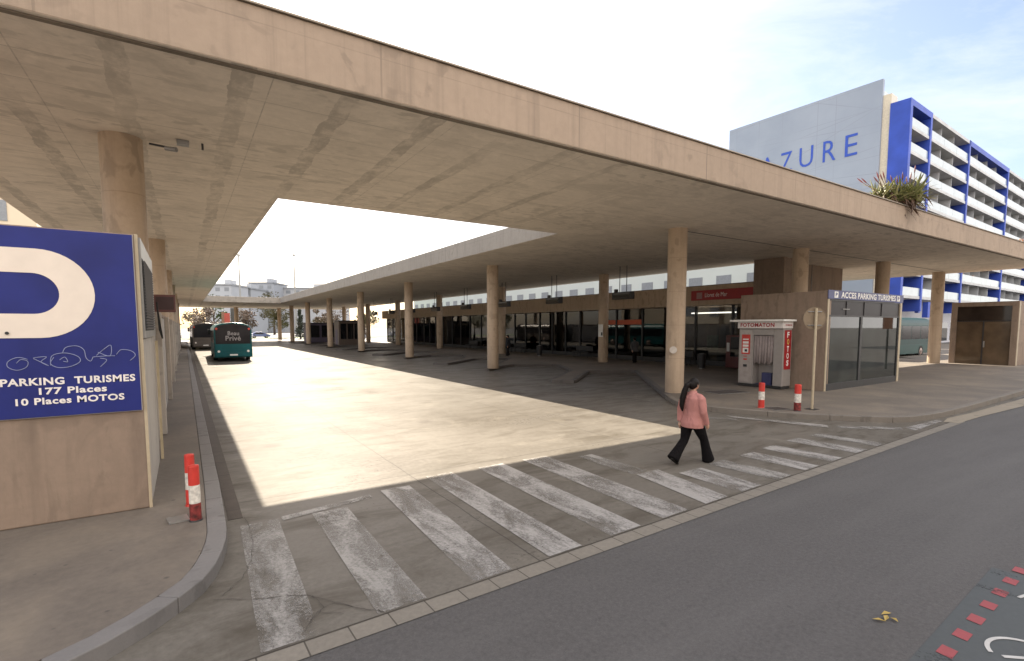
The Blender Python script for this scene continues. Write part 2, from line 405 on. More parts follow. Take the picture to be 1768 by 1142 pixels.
def kerb_mesh(line, width, z0, z1, seg):
    """separate kerb stones with open joints along a plan polyline; the stone lies left of the line"""
    mb = MB(); L_ = [0]
    for a, b in zip(line, line[1:]): L_.append(L_[-1] + (Vector(b) - Vector(a)).length)
    def at(t):
        for i in range(len(line) - 1):
            if L_[i + 1] >= t:
                f = (t - L_[i]) / max(1e-6, L_[i + 1] - L_[i]); a, b = Vector(line[i]), Vector(line[i + 1]); d = (b - a).normalized()
                return a + (b - a) * f, Vector((-d.y, d.x))
        d = (Vector(line[-1]) - Vector(line[-2])).normalized(); return Vector(line[-1]), Vector((-d.y, d.x))
    n = max(1, round(L_[-1] / seg)); s = L_[-1] / n
    for k in range(n):
        ts = [k * s + .004 + (s - .008) * j / 3 for j in range(4)]
        A, B = [], []
        for t in ts:
            p, nn = at(t); A.append(p); B.append(p + nn * width)
        mb.prism([tuple(p) for p in A] + [tuple(p) for p in B[::-1]], z0, z1)
    return mb
def copy_at(o, loc, rz=None, label=None):
    c = copy_tree(o); c.location = loc
    if rz is not None: c.rotation_euler = (0, 0, rz)
    if label: c['label'] = label
    return c

# ================================================================ SETTING
G = .15
mb = MB(); mb.poly([(-900, -900, 0), (900, -900, 0), (900, 900, 0), (-900, 900, 0)])
struct('ground', mb, M['asphalt'])
UP = lambda x: 4.25 + .0365 * x          # bay side of the paver strip
mb = MB(); mb.poly([(-.9, UP(-.9) - .02, .004), (19, UP(19) - .02, .004), (30, 5.4, .004), (30, 110, .004), (-.9, 110, .004)])
struct('bay_floor', mb, M['bay'])
mb = MB(); mb.poly([(-6, -.225, 0), (17.6, -.225, 0), (18.3, -.12, 0), (18.3, 0, 0), (-6, 0, 0)])
ps = struct('paver_strip', mb, M['paver']); ps.location = (0, 4.25, .008); ps.rotation_euler = (0, 0, math.atan(.0365))
mb = MB(); mb.poly([(17.3, 4.70, .012), (19, 4.71, .012), (22.5, 4.6, .012), (90, 4.75, .012), (90, 5.42, .012), (19.5, 5.08, .012), (18.0, 5.14, .012), (17.2, 5.0, .012)])
struct('gutter_strip', mb, concrete('gutter_concrete', (.25, .215, .165), .6, False, 2))
mb = MB()
for x0, x1 in ((-6, 17.2),): mb.poly([(x0, UP(x0) - .006, .0125), (x1, UP(x1) - .006, .0125), (x1, UP(x1) + .008, .0125), (x0, UP(x0) + .008, .0125)])
struct('strip_joint', mb, plain('joint_dirt', (.05, .042, .034), .9))

# left pavement with its curved granite kerb
kl = [(.36, 112), (.36, 60), (.36, 20), (.36, 9), (.34, 7.5), (.32, 6.75), (.22, 6.12), (.07, 5.66), (-.12, 5.38), (-.4, 5.06), (-.75, 4.78), (-1.4, 4.45), (-2.4, 4.2), (-5, 4.0), (-40, 3.9)]
klp = kl[:3] + smoothpts(kl[3:], 5)
inner = offset_line(klp, -.21)
mb = MB(); mb.prism([(-40, 112)] + inner[::-1] if False else inner + [(-40, 112)], -.05, G)
struct('left_pavement', mb, M['pave'])
rev = klp[::-1]
struct('left_kerb', kerb_mesh(rev, .205, -.05, G + .006, 1.0), M['kerb'], bevel=.012)

# right platform: saw-tooth bus bays, then round the corner to the street
saw = []
per = 13.2
for k in range(5, -1, -1):
    d = per * k
    saw += [(14.75, 25.6 + d), (17.8, 27.6 + d), (20.4, 26.1 + d), (18.25, 22.1 + d), (14.1, 18.6 + d), (14.95, 17.75 + d), (18.9, 21.2 + d), (21.4, 20.2 + d)]
corner = smoothpts([(14.5, 12.2), (13.45, 10.8), (13.36, 9.7), (13.9, 8.3), (14.65, 7.05), (15.9, 5.75), (17.1, 5.36), (19.5, 5.27), (27, 5.42)], 5)
line_r = saw + corner + [(90, 5.6)]
mb = MB(); mb.prism(offset_line(line_r, .2) + [(90, 30), (60, 30), (46.5, 15.4), (46.5, 18), (29, 18), (29, 93)], -.05, G)
struct('right_pavement', mb, M['pave'])
struct('right_kerb', kerb_mesh(corner + [(90, 5.6)], .2, -.05, G + .006, 1.55), concrete('brown_kerb', (.165, .145, .125), .6, False, 3), bevel=.012)
mb = kerb_mesh(saw + [(14.5, 12.2)], .2, -.05, G + .006, 1.55)
struct('bay_kerb', mb, concrete('dark_kerb', (.11, .10, .095), .6, False, 3))

# crosswalk and other road paint
mb = MB(); mt = MB(); z = .0125
def stripe(m_, a, b, c, d): m_.poly([(a[0], a[1], z), (b[0], b[1], z), (c[0], c[1], z), (d[0], d[1], z)])
for (xn, xf, wd, y0, y1) in [(2.36, 2.50, .48, 4.74, 7.7), (3.35, 3.4, .5, 4.74, 8.0), (4.34, 4.42, .55, 4.74, 8.0), (5.33, 5.42, .56, 4.74, 8.0), (6.3, 6.55, .56, 4.74, 6.1),
                             (7.2, 7.25, .62, 4.8, 5.75), (9.3, 9.25, .52, 4.8, 5.9), (10.3, 10.2, .52, 4.8, 6.0), (11.45, 11.35, .52, 4.82, 6.1)]:
    y0 = UP(xn) + .03; stripe(mb, (xn, y0), (xn + wd, y0 + .0365 * wd), (xf + wd, y1), (xf, y1))
for (xn, xf, wd, y0, y1) in [(.40, .5, .46, 4.74, 7.3), (1.36, 1.38, .48, 4.74, 7.25), (6.5, 6.45, .4, 6.15, 7.6), (8.3, 8.2, .5, 4.8, 5.85), (12.5, 12.4, .42, 4.85, 6.1)]:
    y0 = UP(xn) + .03 if y0 < 5 else y0; stripe(mt, (xn, y0), (xn + wd, y0 + .0365 * wd), (xf + wd, y1), (xf, y1))
stripe(mt, (1.0, 7.2), (2.3, 7.45), (2.3, 7.6), (1.0, 7.36))
stripe(mb, (13.15, 8.9), (13.05, 8.5), (13.75, 6.3), (14.1, 6.5)); stripe(mt, (12.3, 9.3), (12.2, 9.05), (12.75, 8.2), (12.95, 8.4)); stripe(mt, (14.2, 6.3), (13.95, 6.1), (15.0, 5.15), (15.4, 5.3))
stripe(mb, (15.2, 4.95), (17.3, 5.05), (17.3, 5.2), (15.4, 5.25))
struct('crosswalk_paint', mb, M['paint']); struct('faded_road_paint', mt, M['paint_thin'])
# bike lane box at the lower right
mb = MB(); mb.poly([(4.2, -2.5, .004), (7.35, -2.5, .004), (7.22, 1.60, .004), (4.63, 1.46, .004), (4.0, 1.42, .004)])
struct('bike_lane_patch', mb, worn_paint('green_lane_paint', (.062, .068, .068), .34, .46, None))
mb = MB()
for k in range(8):
    x = 4.53 + k * .392; y = 1.32 + k * .0125
    mb.poly([(x, y - .05, .008), (x + .16, y - .045, .008), (x + .17, y + .06, .008), (x + .01, y + .055, .008)])
struct('red_lane_dashes', mb, worn_paint('red_lane_paint', (.30, .055, .06), .36, .50, None))
mb = MB()
def ring(cx, cy, r, w_, a0, a1, n=40):
    for i in range(n):
        t0 = a0 + (a1 - a0) * i / n; t1 = a0 + (a1 - a0) * (i + 1) / n
        mb.poly([(cx + r * math.cos(t0), cy + r * math.sin(t0), .0085), (cx + (r + w_) * math.cos(t0), cy + (r + w_) * math.sin(t0), .0085), (cx + (r + w_) * math.cos(t1), cy + (r + w_) * math.sin(t1), .0085), (cx + r * math.cos(t1), cy + r * math.sin(t1), .0085)])
def seg2(a, b, w_):
    a = Vector(a); b = Vector(b); d = (b - a).normalized(); n = Vector((-d.y, d.x)) * w_ / 2
    mb.poly([tuple(a + n) + (.0085,), tuple(a - n) + (.0085,), tuple(b - n) + (.0085,), tuple(b + n) + (.0085,)])
ring(5.46, .93, .255, .032, R(-195), R(128)); ring(6.62, .93, .255, .032, R(-160), R(160))
seg2((5.30, 1.075), (5.62, .80), .035); seg2((5.46, .93), (6.0, .62), .035); seg2((6.0, .62), (6.62, .93), .035); seg2((6.60, 1.262), (6.78, 1.225), .03)
struct('bike_symbol', mb, worn_paint('white_lane_paint', (.50, .49, .47), .30, .42, None))
# cracks
mb = MB()
def crack(pts, w_):
    for a, b in zip(pts, pts[1:]):
        a = Vector(a); b = Vector(b); n_ = 7; last = a; d = (b - a); nrm = Vector((-d.y, d.x)).normalized()
        for i in range(1, n_ + 1):
            q = a + d * i / n_ + nrm * random.uniform(-.011, .011) * (i < n_); ww = w_ * random.uniform(.25, .8); t = (q - last).normalized(); nn = Vector((-t.y, t.x)) * ww / 2
            mb.poly([tuple(last + nn) + (.0162,), tuple(last - nn) + (.0162,), tuple(q - nn) + (.0162,), tuple(q + nn) + (.0162,)]); last = q
crack([(.12, 5.42), (.5, 5.2), (.89, 5.02), (1.25, 4.5), (1.42, 4.33)], .016)
crack([(.93, 4.98), (.97, 4.7), (.8, 4.5)], .010); crack([(1.1, 4.5), (.9, 4.66), (.75, 4.4)], .009); crack([(.9, 4.66), (1.1, 4.75), (1.25, 4.5)], .007)
crack([(5.9, 6.6), (6.6, 6.2), (7.0, 6.3)], .012)
crack([(.58, 7.62), (.6, 6.9), (.53, 6.2), (.40, 5.75), (.2, 5.45)], .009)
struct('pavement_cracks', mb, plain('crack_dirt', (.055, .047, .040), .9))

# ================================================================ CANOPY
ZS, ZT = 6.15, 6.97
canopy = empty('bus_station_canopy', (7, 8, 0), 0, 'huge raw concrete canopy with a rectangular skylight, carried on round columns', 'canopy')
canopy_inv = (-7, -8)
xs = [-4.1, 2.34, 12.18, 27.2, 34.4, 43.6]; ys = [7.97, 15.55, 20.0, 83.0, 108.0]
fill = {(i, j) for i in range(5) for j in range(4)} - {(1, 1), (1, 2), (3, 1), (3, 2), (3, 3), (4, 2), (4, 3)}
def slab(z0, z1):
    mb = MB(); V = {}
    def v(i, j, k):
        if (i, j, k) not in V: V[(i, j, k)] = mb.b.verts.new((xs[i] - 7, ys[j] - 8, (z0, z1)[k]))
        return V[(i, j, k)]
    for (i, j) in fill:
        mb._f([v(i, j, 0), v(i, j + 1, 0), v(i + 1, j + 1, 0), v(i + 1, j, 0)]); mb._f([v(i, j, 1), v(i + 1, j, 1), v(i + 1, j + 1, 1), v(i, j + 1, 1)])
        for (di, dj, a, b) in ((0, -1, (i, j), (i + 1, j)), (1, 0, (i + 1, j), (i + 1, j + 1)), (0, 1, (i + 1, j + 1), (i, j + 1)), (-1, 0, (i, j + 1), (i, j))):
            if (i + di, j + dj) not in fill: mb._f([v(*a, 0), v(*b, 0), v(*b, 1), v(*a, 1)])
    return mb
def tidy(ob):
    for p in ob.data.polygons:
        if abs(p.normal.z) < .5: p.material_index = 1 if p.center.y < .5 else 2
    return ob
def seams(m, base):
    nt = m.node_tree; b = nt.nodes['Principled BSDF']; src = b.inputs['Base Color'].links[0].from_socket
    v = coords(nt); x, y, z = sepxyz(nt, v); nz = noise(nt, coords(nt, (.8, .8, .25)), 1.1, 4)
    vis = ramp(nt, nz, [(.35, .15), (.65, .7)])
    ln = math_n(nt, 'MAXIMUM', line_mask(nt, x, 4.02, -.25 - 7 + 7.0, .03), math_n(nt, 'MULTIPLY', line_mask(nt, z, 3.0, .745, .018), .6))
    c = mix(nt, math_n(nt, 'MULTIPLY', ln, vis), src, tuple(q * .45 for q in base))
    drip = noise(nt, coords(nt, (7, 7, .1)), 1.0, 6, .7); top = ramp(nt, z, [(6.2, 0.), (6.97, 1.)])
    c = mix(nt, math_n(nt, 'MULTIPLY', ramp(nt, drip, [(.55, 0.), (.72, .5)]), .8), c, tuple(q * .55 for q in base))
    nt.links.new(c, b.inputs['Base Color']); return m
roof = slab(ZS, ZT).build('roof_slab', [M['soffit'], seams(concrete('fascia_concrete', (.335, .256, .192), .66, True, .8, .75, None), (.335, .256, .192)), seams(concrete('skylit_grey_fascia', (.30, .275, .245), .66, True, .8, .8, None), (.30, .275, .245))], canopy, bevel=.015)  # inner faces get a greyer tone, painted in for the blue skylight there
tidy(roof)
mb = MB(); mb.box(-4.15 - 7, 7.93 - 8, ZT + .003, 43.65 - 7, 8.12 - 8, ZT + .028); mb.build('coping', plain('coping_metal', (.26, .22, .175), .5, .3), canopy)
mb = MB(); mb.box(-4.05 - 7, 8.04 - 8, ZS - .022, 43.5 - 7, 8.12 - 8, ZS - .002); mb.build('drip_edge', concrete('drip_concrete', (.16, .13, .10), .6, False), canopy)
cols_xy = [(15.3, 12.45 + 13.25 * k) for k in range(8)] + [(-.85, 12.2 + 13.25 * k) for k in range(7)] + [(24.0, 12.55), (32.75, 12.6), (41.85, 12.9), (24.3, 25.9), (24.3, 39.2), (24.2, 52.4), (24.2, 65.6), (24.2, 78.8), (8, 104), (24, 92)]
for (x, y) in cols_xy:
    mb = MB(); g = 0 if False else G - .01
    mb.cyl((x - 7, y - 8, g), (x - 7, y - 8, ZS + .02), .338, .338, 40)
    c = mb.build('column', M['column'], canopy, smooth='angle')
# raised dark strips standing for the soffit's groove lines between columns (shadow joints)
for a, b in zip([15.3, 24, 32.75], [24, 32.75, 41.85]): mb = MB(); mb.box(a + .45 - 7, 12.53 - 8, ZS - .012, b - .45 - 7, 12.57 - 8, ZS - .003); mb.build('soffit_joint', M['dark_metal'], canopy)

# ================================================================ LEFT PARKING BLOCK
blk = empty('parking_access_block', (-2, 8.3, G), 0, 'low concrete parking block on the left pavement, behind the blue sign', 'block')
mb = MB(); mb.box(-5.5, 0, 0, 1.505, 3.1, 3.66); mb.build('wall', M['concrete'], blk, bevel=.02)
mb = MB(); mb.box(1.5, .004, -.0, 1.535, .06, 3.66); mb.build('corner_trim', M['cream'], blk)
mb = MB(); mb.box(1.509, .08, 0, 1.52, 3.09, 2.28); mb.build('side_panel', M['white_wall'], blk)
mb = MB(); mb.box(1.509, .08, 2.30, 1.56, 2.95, 3.63); mb.build('grille_frame', M['grey_metal'], blk)
mb = MB()
for k in range(24):
    z0 = 2.42 + k * .039; mb.poly([(1.57, .16, z0), (1.59, .16, z0 + .026), (1.59, 2.3, z0 + .026), (1.57, 2.3, z0)])
    mb.poly([(1.57, .16, z0), (1.57, 2.3, z0), (1.564, 2.3, z0 + .012), (1.564, .16, z0 + .012)])
mb.build('louvre_grille', plain('louvre_navy', (.02, .022, .045), .6), blk, fix=False)
mb = MB(); mb.box(1.561, .13, 2.40, 1.5635, 2.33, 3.37); mb.build('grille_backing', M['rubber'], blk)
mb = MB(); mb.tube([(1.62, 2.6, 2.75), (1.66, 2.75, 2.3), (1.66, 2.85, 2.25), (1.62, 2.95, 2.4), (1.6, 3.0, 2.9)], .012, 8); mb.build('cable', M['rubber'], blk, smooth=True)
mb = MB(); mb.box(1.538, 3.0, 0, 1.58, 3.06, 2.2); mb.build('yellow_pipe', plain('yellow_pipe', (.46, .38, .25), .6), blk)

sign = empty('parking_sign', (-.52, 8.293, 0), 0, 'blue sign with big white P, PARKING TURISMES lettering and chalk scribble', 'sign')
mb = MB(); mb.box(-2.9, -.028, 1.50, 0, 0, 3.79); mb.build('panel', M['blue'], sign, bevel=.004)
mb = MB(); mb.box(-2.915, -.02, 1.493, .007, -.002, 1.499); mb.box(.0005, -.03, 1.5, .007, -.002, 3.8); mb.build('edge_trim', plain('trim_grey', (.3, .29, .3), .5), sign)
mb = MB(); LX = .52   # letter P
def Pshape():
    out, inn = [], []
    zo0, zo1, zi0, zi1 = 2.47, 3.54, 2.76, 3.25; zc = (zo0 + zo1) / 2; ro = (zo1 - zo0) / 2; ri = (zi1 - zi0) / 2
    co = -.93 - ro; ci = -1.27 - ri
    n = 22
    pts_o = [(co + ro * math.cos(t), zc + ro * math.sin(t)) for t in [math.pi / 2 - math.pi * i / n for i in range(n + 1)]]
    pts_i = [(ci + ri * math.cos(t), zc + ri * math.sin(t)) for t in [math.pi / 2 - math.pi * i / n for i in range(n + 1)]]
    pts_o = [(-2.6, zo1)] + pts_o + [(-2.6, zo0)]; pts_i = [(-2.6, zi1)] + pts_i + [(-2.6, zi0)]
    for a, b, c, d in zip(pts_o, pts_o[1:], pts_i[1:], pts_i):
        mb.poly([(p[0] + LX, y_, p[1]) for p, y_ in ((a, -.034), (b, -.034), (c, -.034), (d, -.034))])
    mb.poly([(-2.95 + LX, -.034, zo1), (-2.6 + LX, -.034, zo1), (-2.6 + LX, -.034, 1.95), (-2.95 + LX, -.034, 1.95)][::1])
Pshape()
g = bmesh.ops.extrude_face_region(mb.b, geom=list(mb.b.faces))
for v in [e for e in g['geom'] if isinstance(e, bmesh.types.BMVert)]: v.co.y += .005
mb.build('letter_p', plain('cream_vinyl', (.70, .62, .54), .5, 0, .06, 3), sign)
tw = plain('white_vinyl', (.72, .68, .66), .5, 0, .08)
text_mesh('lettering', 'PARKING  TURISMES', tw, sign, (-1.335, -.029, 1.893), (1, 0, 0), (0, 0, 1), 1.285, .092, .030)
text_mesh('lettering', '177 Places', tw, sign, (-1.0, -.029, 1.775), (1, 0, 0), (0, 0, 1), .65, .085, .030)
text_mesh('lettering', '10 Places MOTOS', tw, sign, (-1.215, -.029, 1.655), (1, 0, 0), (0, 0, 1), 1.04, .085, .030)
mb = MB()
def scrib(pts): mb.tube([(p[0], -.0305, p[1]) for p in smoothpts([(a, b) for a, b in pts], 5)], .0042, 5)
def sx_(u): return (-1.30 + u / 760 * 1.29)
def sz_(v): return 2.40 - (v - 80) / 200 * .34
for st in ([(130, 190), (80, 175), (30, 200), (25, 240), (70, 265), (120, 245), (130, 205), (95, 190), (70, 215)], [(160, 180), (230, 175), (200, 210), (240, 240), (160, 185)],
           [(250, 240), (260, 170), (330, 150), (400, 175), (415, 215), (360, 250), (290, 255), (250, 225), (270, 180)], [(300, 200), (330, 180), (345, 215), (320, 210)],
           [(320, 150), (340, 110), (400, 100), (440, 130), (450, 190), (475, 215), (490, 185)], [(490, 185), (560, 180), (620, 180)], [(510, 175), (560, 125), (600, 100), (590, 180), (520, 150)],
           [(530, 260), (570, 210), (530, 195)], [(630, 170), (660, 135), (720, 145), (745, 180), (710, 220)]):
    scrib([(sx_(a), sz_(b)) for a, b in st])
mb.build('graffiti', plain('chalk_line', (.22, .25, .40), .7), sign, smooth=True)
mb = MB(); mb.cyl((-1.24, -.0345, 2.53), (-1.24, -.05, 2.53), .018, .018, 12); mb.build('bolt', M['dark_metal'], sign)

# LED display boxes beside the column
led = empty('led_display', (-.38, 12.6, 2.91), 0, 'dark red framed display box on the left column with hanging cable', 'display')
mb = MB(); mb.box(-.25, 0, 0, -.12, .3, .33); mb.build('end_box', M['dark_metal'], led, bevel=.008)
mb = MB(); mb.box(-.118, -.01, 0, .25, .3, .35); mb.build('case', plain('maroon_case', (.13, .05, .045), .5), led, bevel=.008)
mb = MB(); mb.box(-.085, -.016, .045, .22, -.011, .305); mb.build('screen', plain('led_screen', (.05, .022, .025), .5), led)
mb = MB(); mb.box(-.3, .05, .1, -.1, .1, .2); mb.build('bracket', M['grey_metal'], led)
for z0, wh in ((2.0, .38), (1.35, .3)): pass

# long white wall behind the block
lw = empty('side_wall', (-.55, 11.5, G), 0, 'long whitewashed side wall with pilasters along the left pavement', 'wall')
mb = MB(); mb.box(-.5, 0, 0, 0, 72, 2.72); mb.build('wall', M['white_wall'], lw)
mb = MB()
for k in range(11):
    y = 2.4 + k * 6.6; mb.box(.003, y, 0, .12, y + .35, 2.78)
    p = mb.build('pilaster', M['pale_col'], lw, bevel=.01); mb = MB()
for k in range(9):
    y = 3.6 + k * 7.4
    mb = MB(); mb.box(.003, y, .02, .03, y + 1.9, 2.25); d = mb.build('door', M['grey_metal'] if k % 2 else M['white_wall'], lw)
    mb = MB(); mb.cyl((.04, y + .15, 1.05), (.04, y + .3, 1.05), .015, .015, 8); mb.build('handle', M['dark_metal'], d)
mb.b if False else None
mb = MB(); mb.box(-.52, -.0, 2.723, .03, 72, 2.80); mb.build('cap', M['concrete'], lw)

# floodlight/cameras under the soffit by the column
cam1 = empty('security_camera', (-.05, 11.75, 6.0), 0, 'small grey security camera on a bracket beside the left column top', 'camera')
mb = MB(); mb.cyl((-.35, .2, .05), (-.02, .02, -.02), .02, .02, 8); mb.build('bracket', M['dark_metal'], cam1)
mb = MB(); mb.cyl((-.1, .06, -.03), (.07, -.06, -.06), .04, .045, 12); mb.build('camera_body', M['grey_metal'], cam1, smooth='angle')
cam2 = empty('junction_box', (.13, 11.75, 6.06), 0, 'small metal junction box and conduit stub on the soffit', 'box')
mb = MB(); mb.box(-.1, -.06, 0, .1, .08, .085); mb.build('box', M['grey_metal'], cam2, bevel=.006)
mb = MB(); mb.cyl((.32, 0, -.03), (.32, 0, .088), .02, .02, 8); mb.build('conduit_stub', M['dark_metal'], cam2)

# drain
m, nt_, b_ = newmat('drain_grate'); v_ = coords(nt_); x_, y_, z_ = sepxyz(nt_, v_)
lm_ = math_n(nt_, 'MAXIMUM', line_mask(nt_, y_, .045, 0, .018), line_mask(nt_, y_, 1.0, 0, .03))
nt_.links.new(mix(nt_, lm_, ramp(nt_, noise(nt_, v_, 4, 6), [(.3, (.05, .038, .028)), (.7, (.085, .065, .05))]), (.025, .02, .017)), b_.inputs['Base Color']); b_.inputs['Roughness'].default_value = .7
mb = MB(); mb.box(.385, 7.62, 0, .56, 80, .011)
tag(mb.build('drain_grate', m), 'long rusty drainage grate running beside the left kerb', 'drain')

# ================================================================ BOLLARDS
def bollard(x, y, label, h=.72, r=.075, z=G, worn=False):
    e = empty('bollard', (x, y, z), random.uniform(0, 6), label, 'bollard', 'red and white traffic bollards')
    t = h / 3; mats = [M['red'], plain('dirty_white', (.58, .55, .50), .6, 0, .35, 16), M['red']]
    if worn: mats[0] = plain('burnt_red', (.16, .02, .018), .6, 0, .8, 14)
    for k in range(3):
        mb = MB(); rr = r * (1.04 - .02 * k)
        mb.loft([((0, 0, k * t), (rr, 0, 0), (0, rr, 0)), ((0, 0, k * t + t - .001), (rr * .99, 0, 0), (0, rr * .99, 0))], 24)
        if k == 2: mb.loft([((0, 0, h - .002), (rr * .98, 0, 0), (0, rr * .98, 0)), ((0, 0, h + .012), (rr * .93, 0, 0), (0, rr * .93, 0)), ((0, 0, h + .018), (rr * .6, 0, 0), (0, rr * .6, 0))], 24)
        mb.build('red_band' if k != 1 else 'white_band', mats[k], e, smooth='angle')
    mb = MB(); mb.cyl((0, 0, -.01), (0, 0, .02), r * 1.25, r * 1.12, 24); mb.build('base_ring', M['dark_metal'] if worn else M['red'], e, smooth='angle')
    return e
bollard(0.02, 7.42, 'worn red and white bollard nearest the camera, beside the steel plate', .70, .063, worn=True)
bollard(-.02, 8.1, 'red bollard half hidden behind the worn one at the left kerb', .70, .06)
bollard(14.56, 8.6, 'red and white bollard standing in front of the photo booth', .74, .085)
bollard(14.85, 7.68, 'red and white bollard beside the bare sign pole on the corner', .76, .09, worn=True)
mb = MB(); mb.box(-.28, 7.44, G + .003, -.06, 7.68, G + .02, R(8))
tag(mb.build('steel_plate', M['steel']), 'grey steel floor plate next to the worn bollard', 'plate')

# manhole covers
def cover(x, y, sx, sy, rz, label):
    e = empty('manhole_cover', (x, y, G), rz, label, 'cover', 'manhole covers in the right pavement')
    mb = MB(); mb.box(-sx, -sy, .002, sx, sy, .008); mb.build('frame', M['grey_metal'], e)
    mb = MB(); mb.box(-sx + .05, -sy + .05, .006, sx - .05, sy - .05, .013); mb.build('lid', plain('iron_lid', (.07, .06, .055), .6, .3, .3, 30), e)
cover(16.95, 11.4, .75, .45, R(-10), 'large dark manhole cover in front of the photo booth')
cover(14.75, 8.22, .32, .28, R(-15), 'small dark manhole cover between the two right bollards')

# traffic sign seen from behind
sp = empty('traffic_sign', (15.52, 7.6, G), 0, 'round traffic sign seen from behind on a cream pole at the pavement corner', 'sign')
mb = MB(); mb.cyl((0, 0, 0), (.02, .01, 2.98), .036, .036, 14); mb.build('pole', M['cream'], sp, smooth='angle')
fd = Vector((.839, -.544, 0)); nd = Vector((.542, .837, 0))
mb = MB(); c = Vector((.03, .03, 2.68)) + nd * .04; mb.cyl(c, c + nd * .012, .335, .335, 40); mb.build('sign_disc', plain('bare_sign_back', (.20, .15, .10), .6, .1), sp, smooth='angle')
mb = MB()
for i in range(40):
    t0, t1 = 2 * math.pi * i / 40, 2 * math.pi * (i + 1) / 40
    q = lambda t, r: c - nd * .004 + (fd * math.cos(t) + Vector((0, 0, 1)) * math.sin(t)) * r
    mb.poly([q(t0, .318), q(t1, .318), q(t1, .338), q(t0, .338)])
mb.build('rim', plain('sign_rim', (.16, .12, .08), .5), sp)
for dz in (-.2, .2):
    mb = MB(); a = c - nd * .012 + Vector((0, 0, dz)); mb.tube([a - fd * .2, a + fd * .2], .014, 6); mb.build('bracket', M['grey_metal'], sp)
mb = MB(); mb.box(-.16, -.14, .001, .16, .14, .012); mb.build('base_plate', M['dark_metal'], sp)

# ================================================================ KIOSK (pedestrian access)
ki = empty('parking_kiosk', (20.18, 9.5, G), 0, 'concrete and glass pedestrian kiosk with sliding doors on the right pavement', 'kiosk')
KW, KD, KH = 6.6, 3.5, 3.78
mb = MB(); mb.box(0, .0, 0, .3, KD, KH); mb.build('side_wall', M['concrete'], ki, bevel=.01)
mb = MB(); mb.box(.302, KD - .3, 0, KW - .1, KD, KH - .002); mb.build('back_wall', M['concrete'], ki)
mb = MB(); mb.box(.302, .02, KH - .26, KW - .1, KD - .302, KH - .03); mb.build('roof', M['concrete'], ki)
mb = MB(); mb.box(-.012, -.03, 0, .1, -.002, KH - .31); mb.build('corner_post', M['cream'], ki)
mb = MB(); mb.box(KW - .22, -.03, 0, KW - .04, .25, KH - .31); mb.build('corner_post', M['cream'], ki)
mb = MB()
mb.box(.102, -.012, 0, KW - .222, .06, .26); mb.box(.102, -.012, 2.82, KW - .222, .06, 2.88); mb.box(.102, -.012, KH - .36, KW - .222, .06, KH - .31)
for x in (.102, 2.72, KW - .30): mb.box(x, -.015, .261, x + (.16 if x == 2.72 else .075), .063, 2.819)
for x in (1.5, 3.0, 4.6): mb.box(x, -.010, 2.881, x + .03, .05, KH - .361)
mb.build('door_frame', M['dark_metal'], ki)
for x0, x1 in ((.18, 2.715), (2.885, KW - .305)):
    mb = MB(); mb.box(x0, .018, .262, x1, .03, 2.818); mb.build('door_pane', M['glass_lite'], ki)
mb = MB(); mb.box(.18, .016, 2.882, KW - .23, .028, KH - .362); mb.build('transom', plain('smoked_panel', (.028, .026, .029), .35, spec=.12), ki)
mb = MB(); mb.box(1.2, -.016, 3.1, 1.75, -.011, 3.13); mb.build('sensor', M['grey_metal'], ki)
mb = MB(); mb.box(KW - .1, .26, 0, KW, KD, KH - .003); mb.build('end_wall', M['concrete'], ki)
ks = empty('access_sign', (20.18, 9.46, G + KH - .30), 0, 'blue fascia sign reading ACCES PARKING TURISMES above the kiosk doors', 'sign')
mb = MB(); mb.box(-.03, 0, 0, KW + .02, .03, .33); mb.build('panel', plain('kiosk_blue', (.05, .06, .16), .45), ks, bevel=.004)
text_mesh('lettering', 'ACCES PARKING TURISMES', M['white'], ks, (.95, -.001, .055), (1, 0, 0), (0, 0, 1), 4.85, .23, .022)
for x in (.42, 5.95):
    mb = MB(); mb.box(x, -.006, .05, x + .28, -.001, .28); q = mb.build('parking_mark', M['white'], ks)
    text_mesh('lettering', 'P', M['blue'], q, (x + .07, -.0075, .09), (1, 0, 0), (0, 0, 1), .14, .15, .03)

# photo booth
pb = empty('photo_booth', (19.2, 10.62, G), 0, 'grey photo booth with white header and red FOTOS panel beside the kiosk', 'photo booth')
gb = plain('booth_grey', (.30, .275, .26), .4, .2, .06)
mb = MB(); mb.box(.12, .0, .12, .72, .38, 2.36); mb.box(.12, 1.22, .12, .72, 1.85, 2.36); mb.box(.55, .381, .12, .72, 1.219, 2.36); mb.box(.12, .381, 2.1, .549, 1.219, 2.36); mb.build('body', gb, pb, bevel=.015)
mb = MB(); mb.box(.118, 1.28, .18, .1195, 1.80, 2.3); mb.build('front_panel', plain('booth_panel', (.36, .32, .30), .35, .2), pb)
mb = MB(); mb.box(.1, .02, .02, .7, 1.83, .12); mb.build('plinth', M['rubber'], pb)
mb = MB(); mb.box(.2, .45, .12, .5, 1.15, .14); mb.box(.25, .5, .14, .5, .9, .6); mb.build('stool', plain('booth_blue', (.03, .035, .10), .4), pb)
mb = MB()
n = 60; A = []
for i in range(n + 1):
    y = .40 + .80 * i / n; x = .16 + .035 * math.sin(i * .72) + .02 * math.sin(i * 1.9 + 1)
    A.append((mb.b.verts.new((x, y, .98 + .05 * math.sin(i * .4))), mb.b.verts.new((.16 + .012 * math.sin(i * .72), y, 2.08))))
for a, b in zip(A, A[1:]): mb._f([a[0], b[0], b[1], a[1]])
cu = mb.build('curtain', plain('curtain_cloth', (.30, .255, .25), .85), pb, smooth=True); sm = cu.modifiers.new('thick', 'SOLIDIFY'); sm.thickness = .006
mb = MB(); mb.box(.02, -.02, 2.37, .74, 1.87, 2.64); hd = mb.build('header', plain('header_white', (.62, .58, .56), .4, 0, .05), pb, bevel=.01)
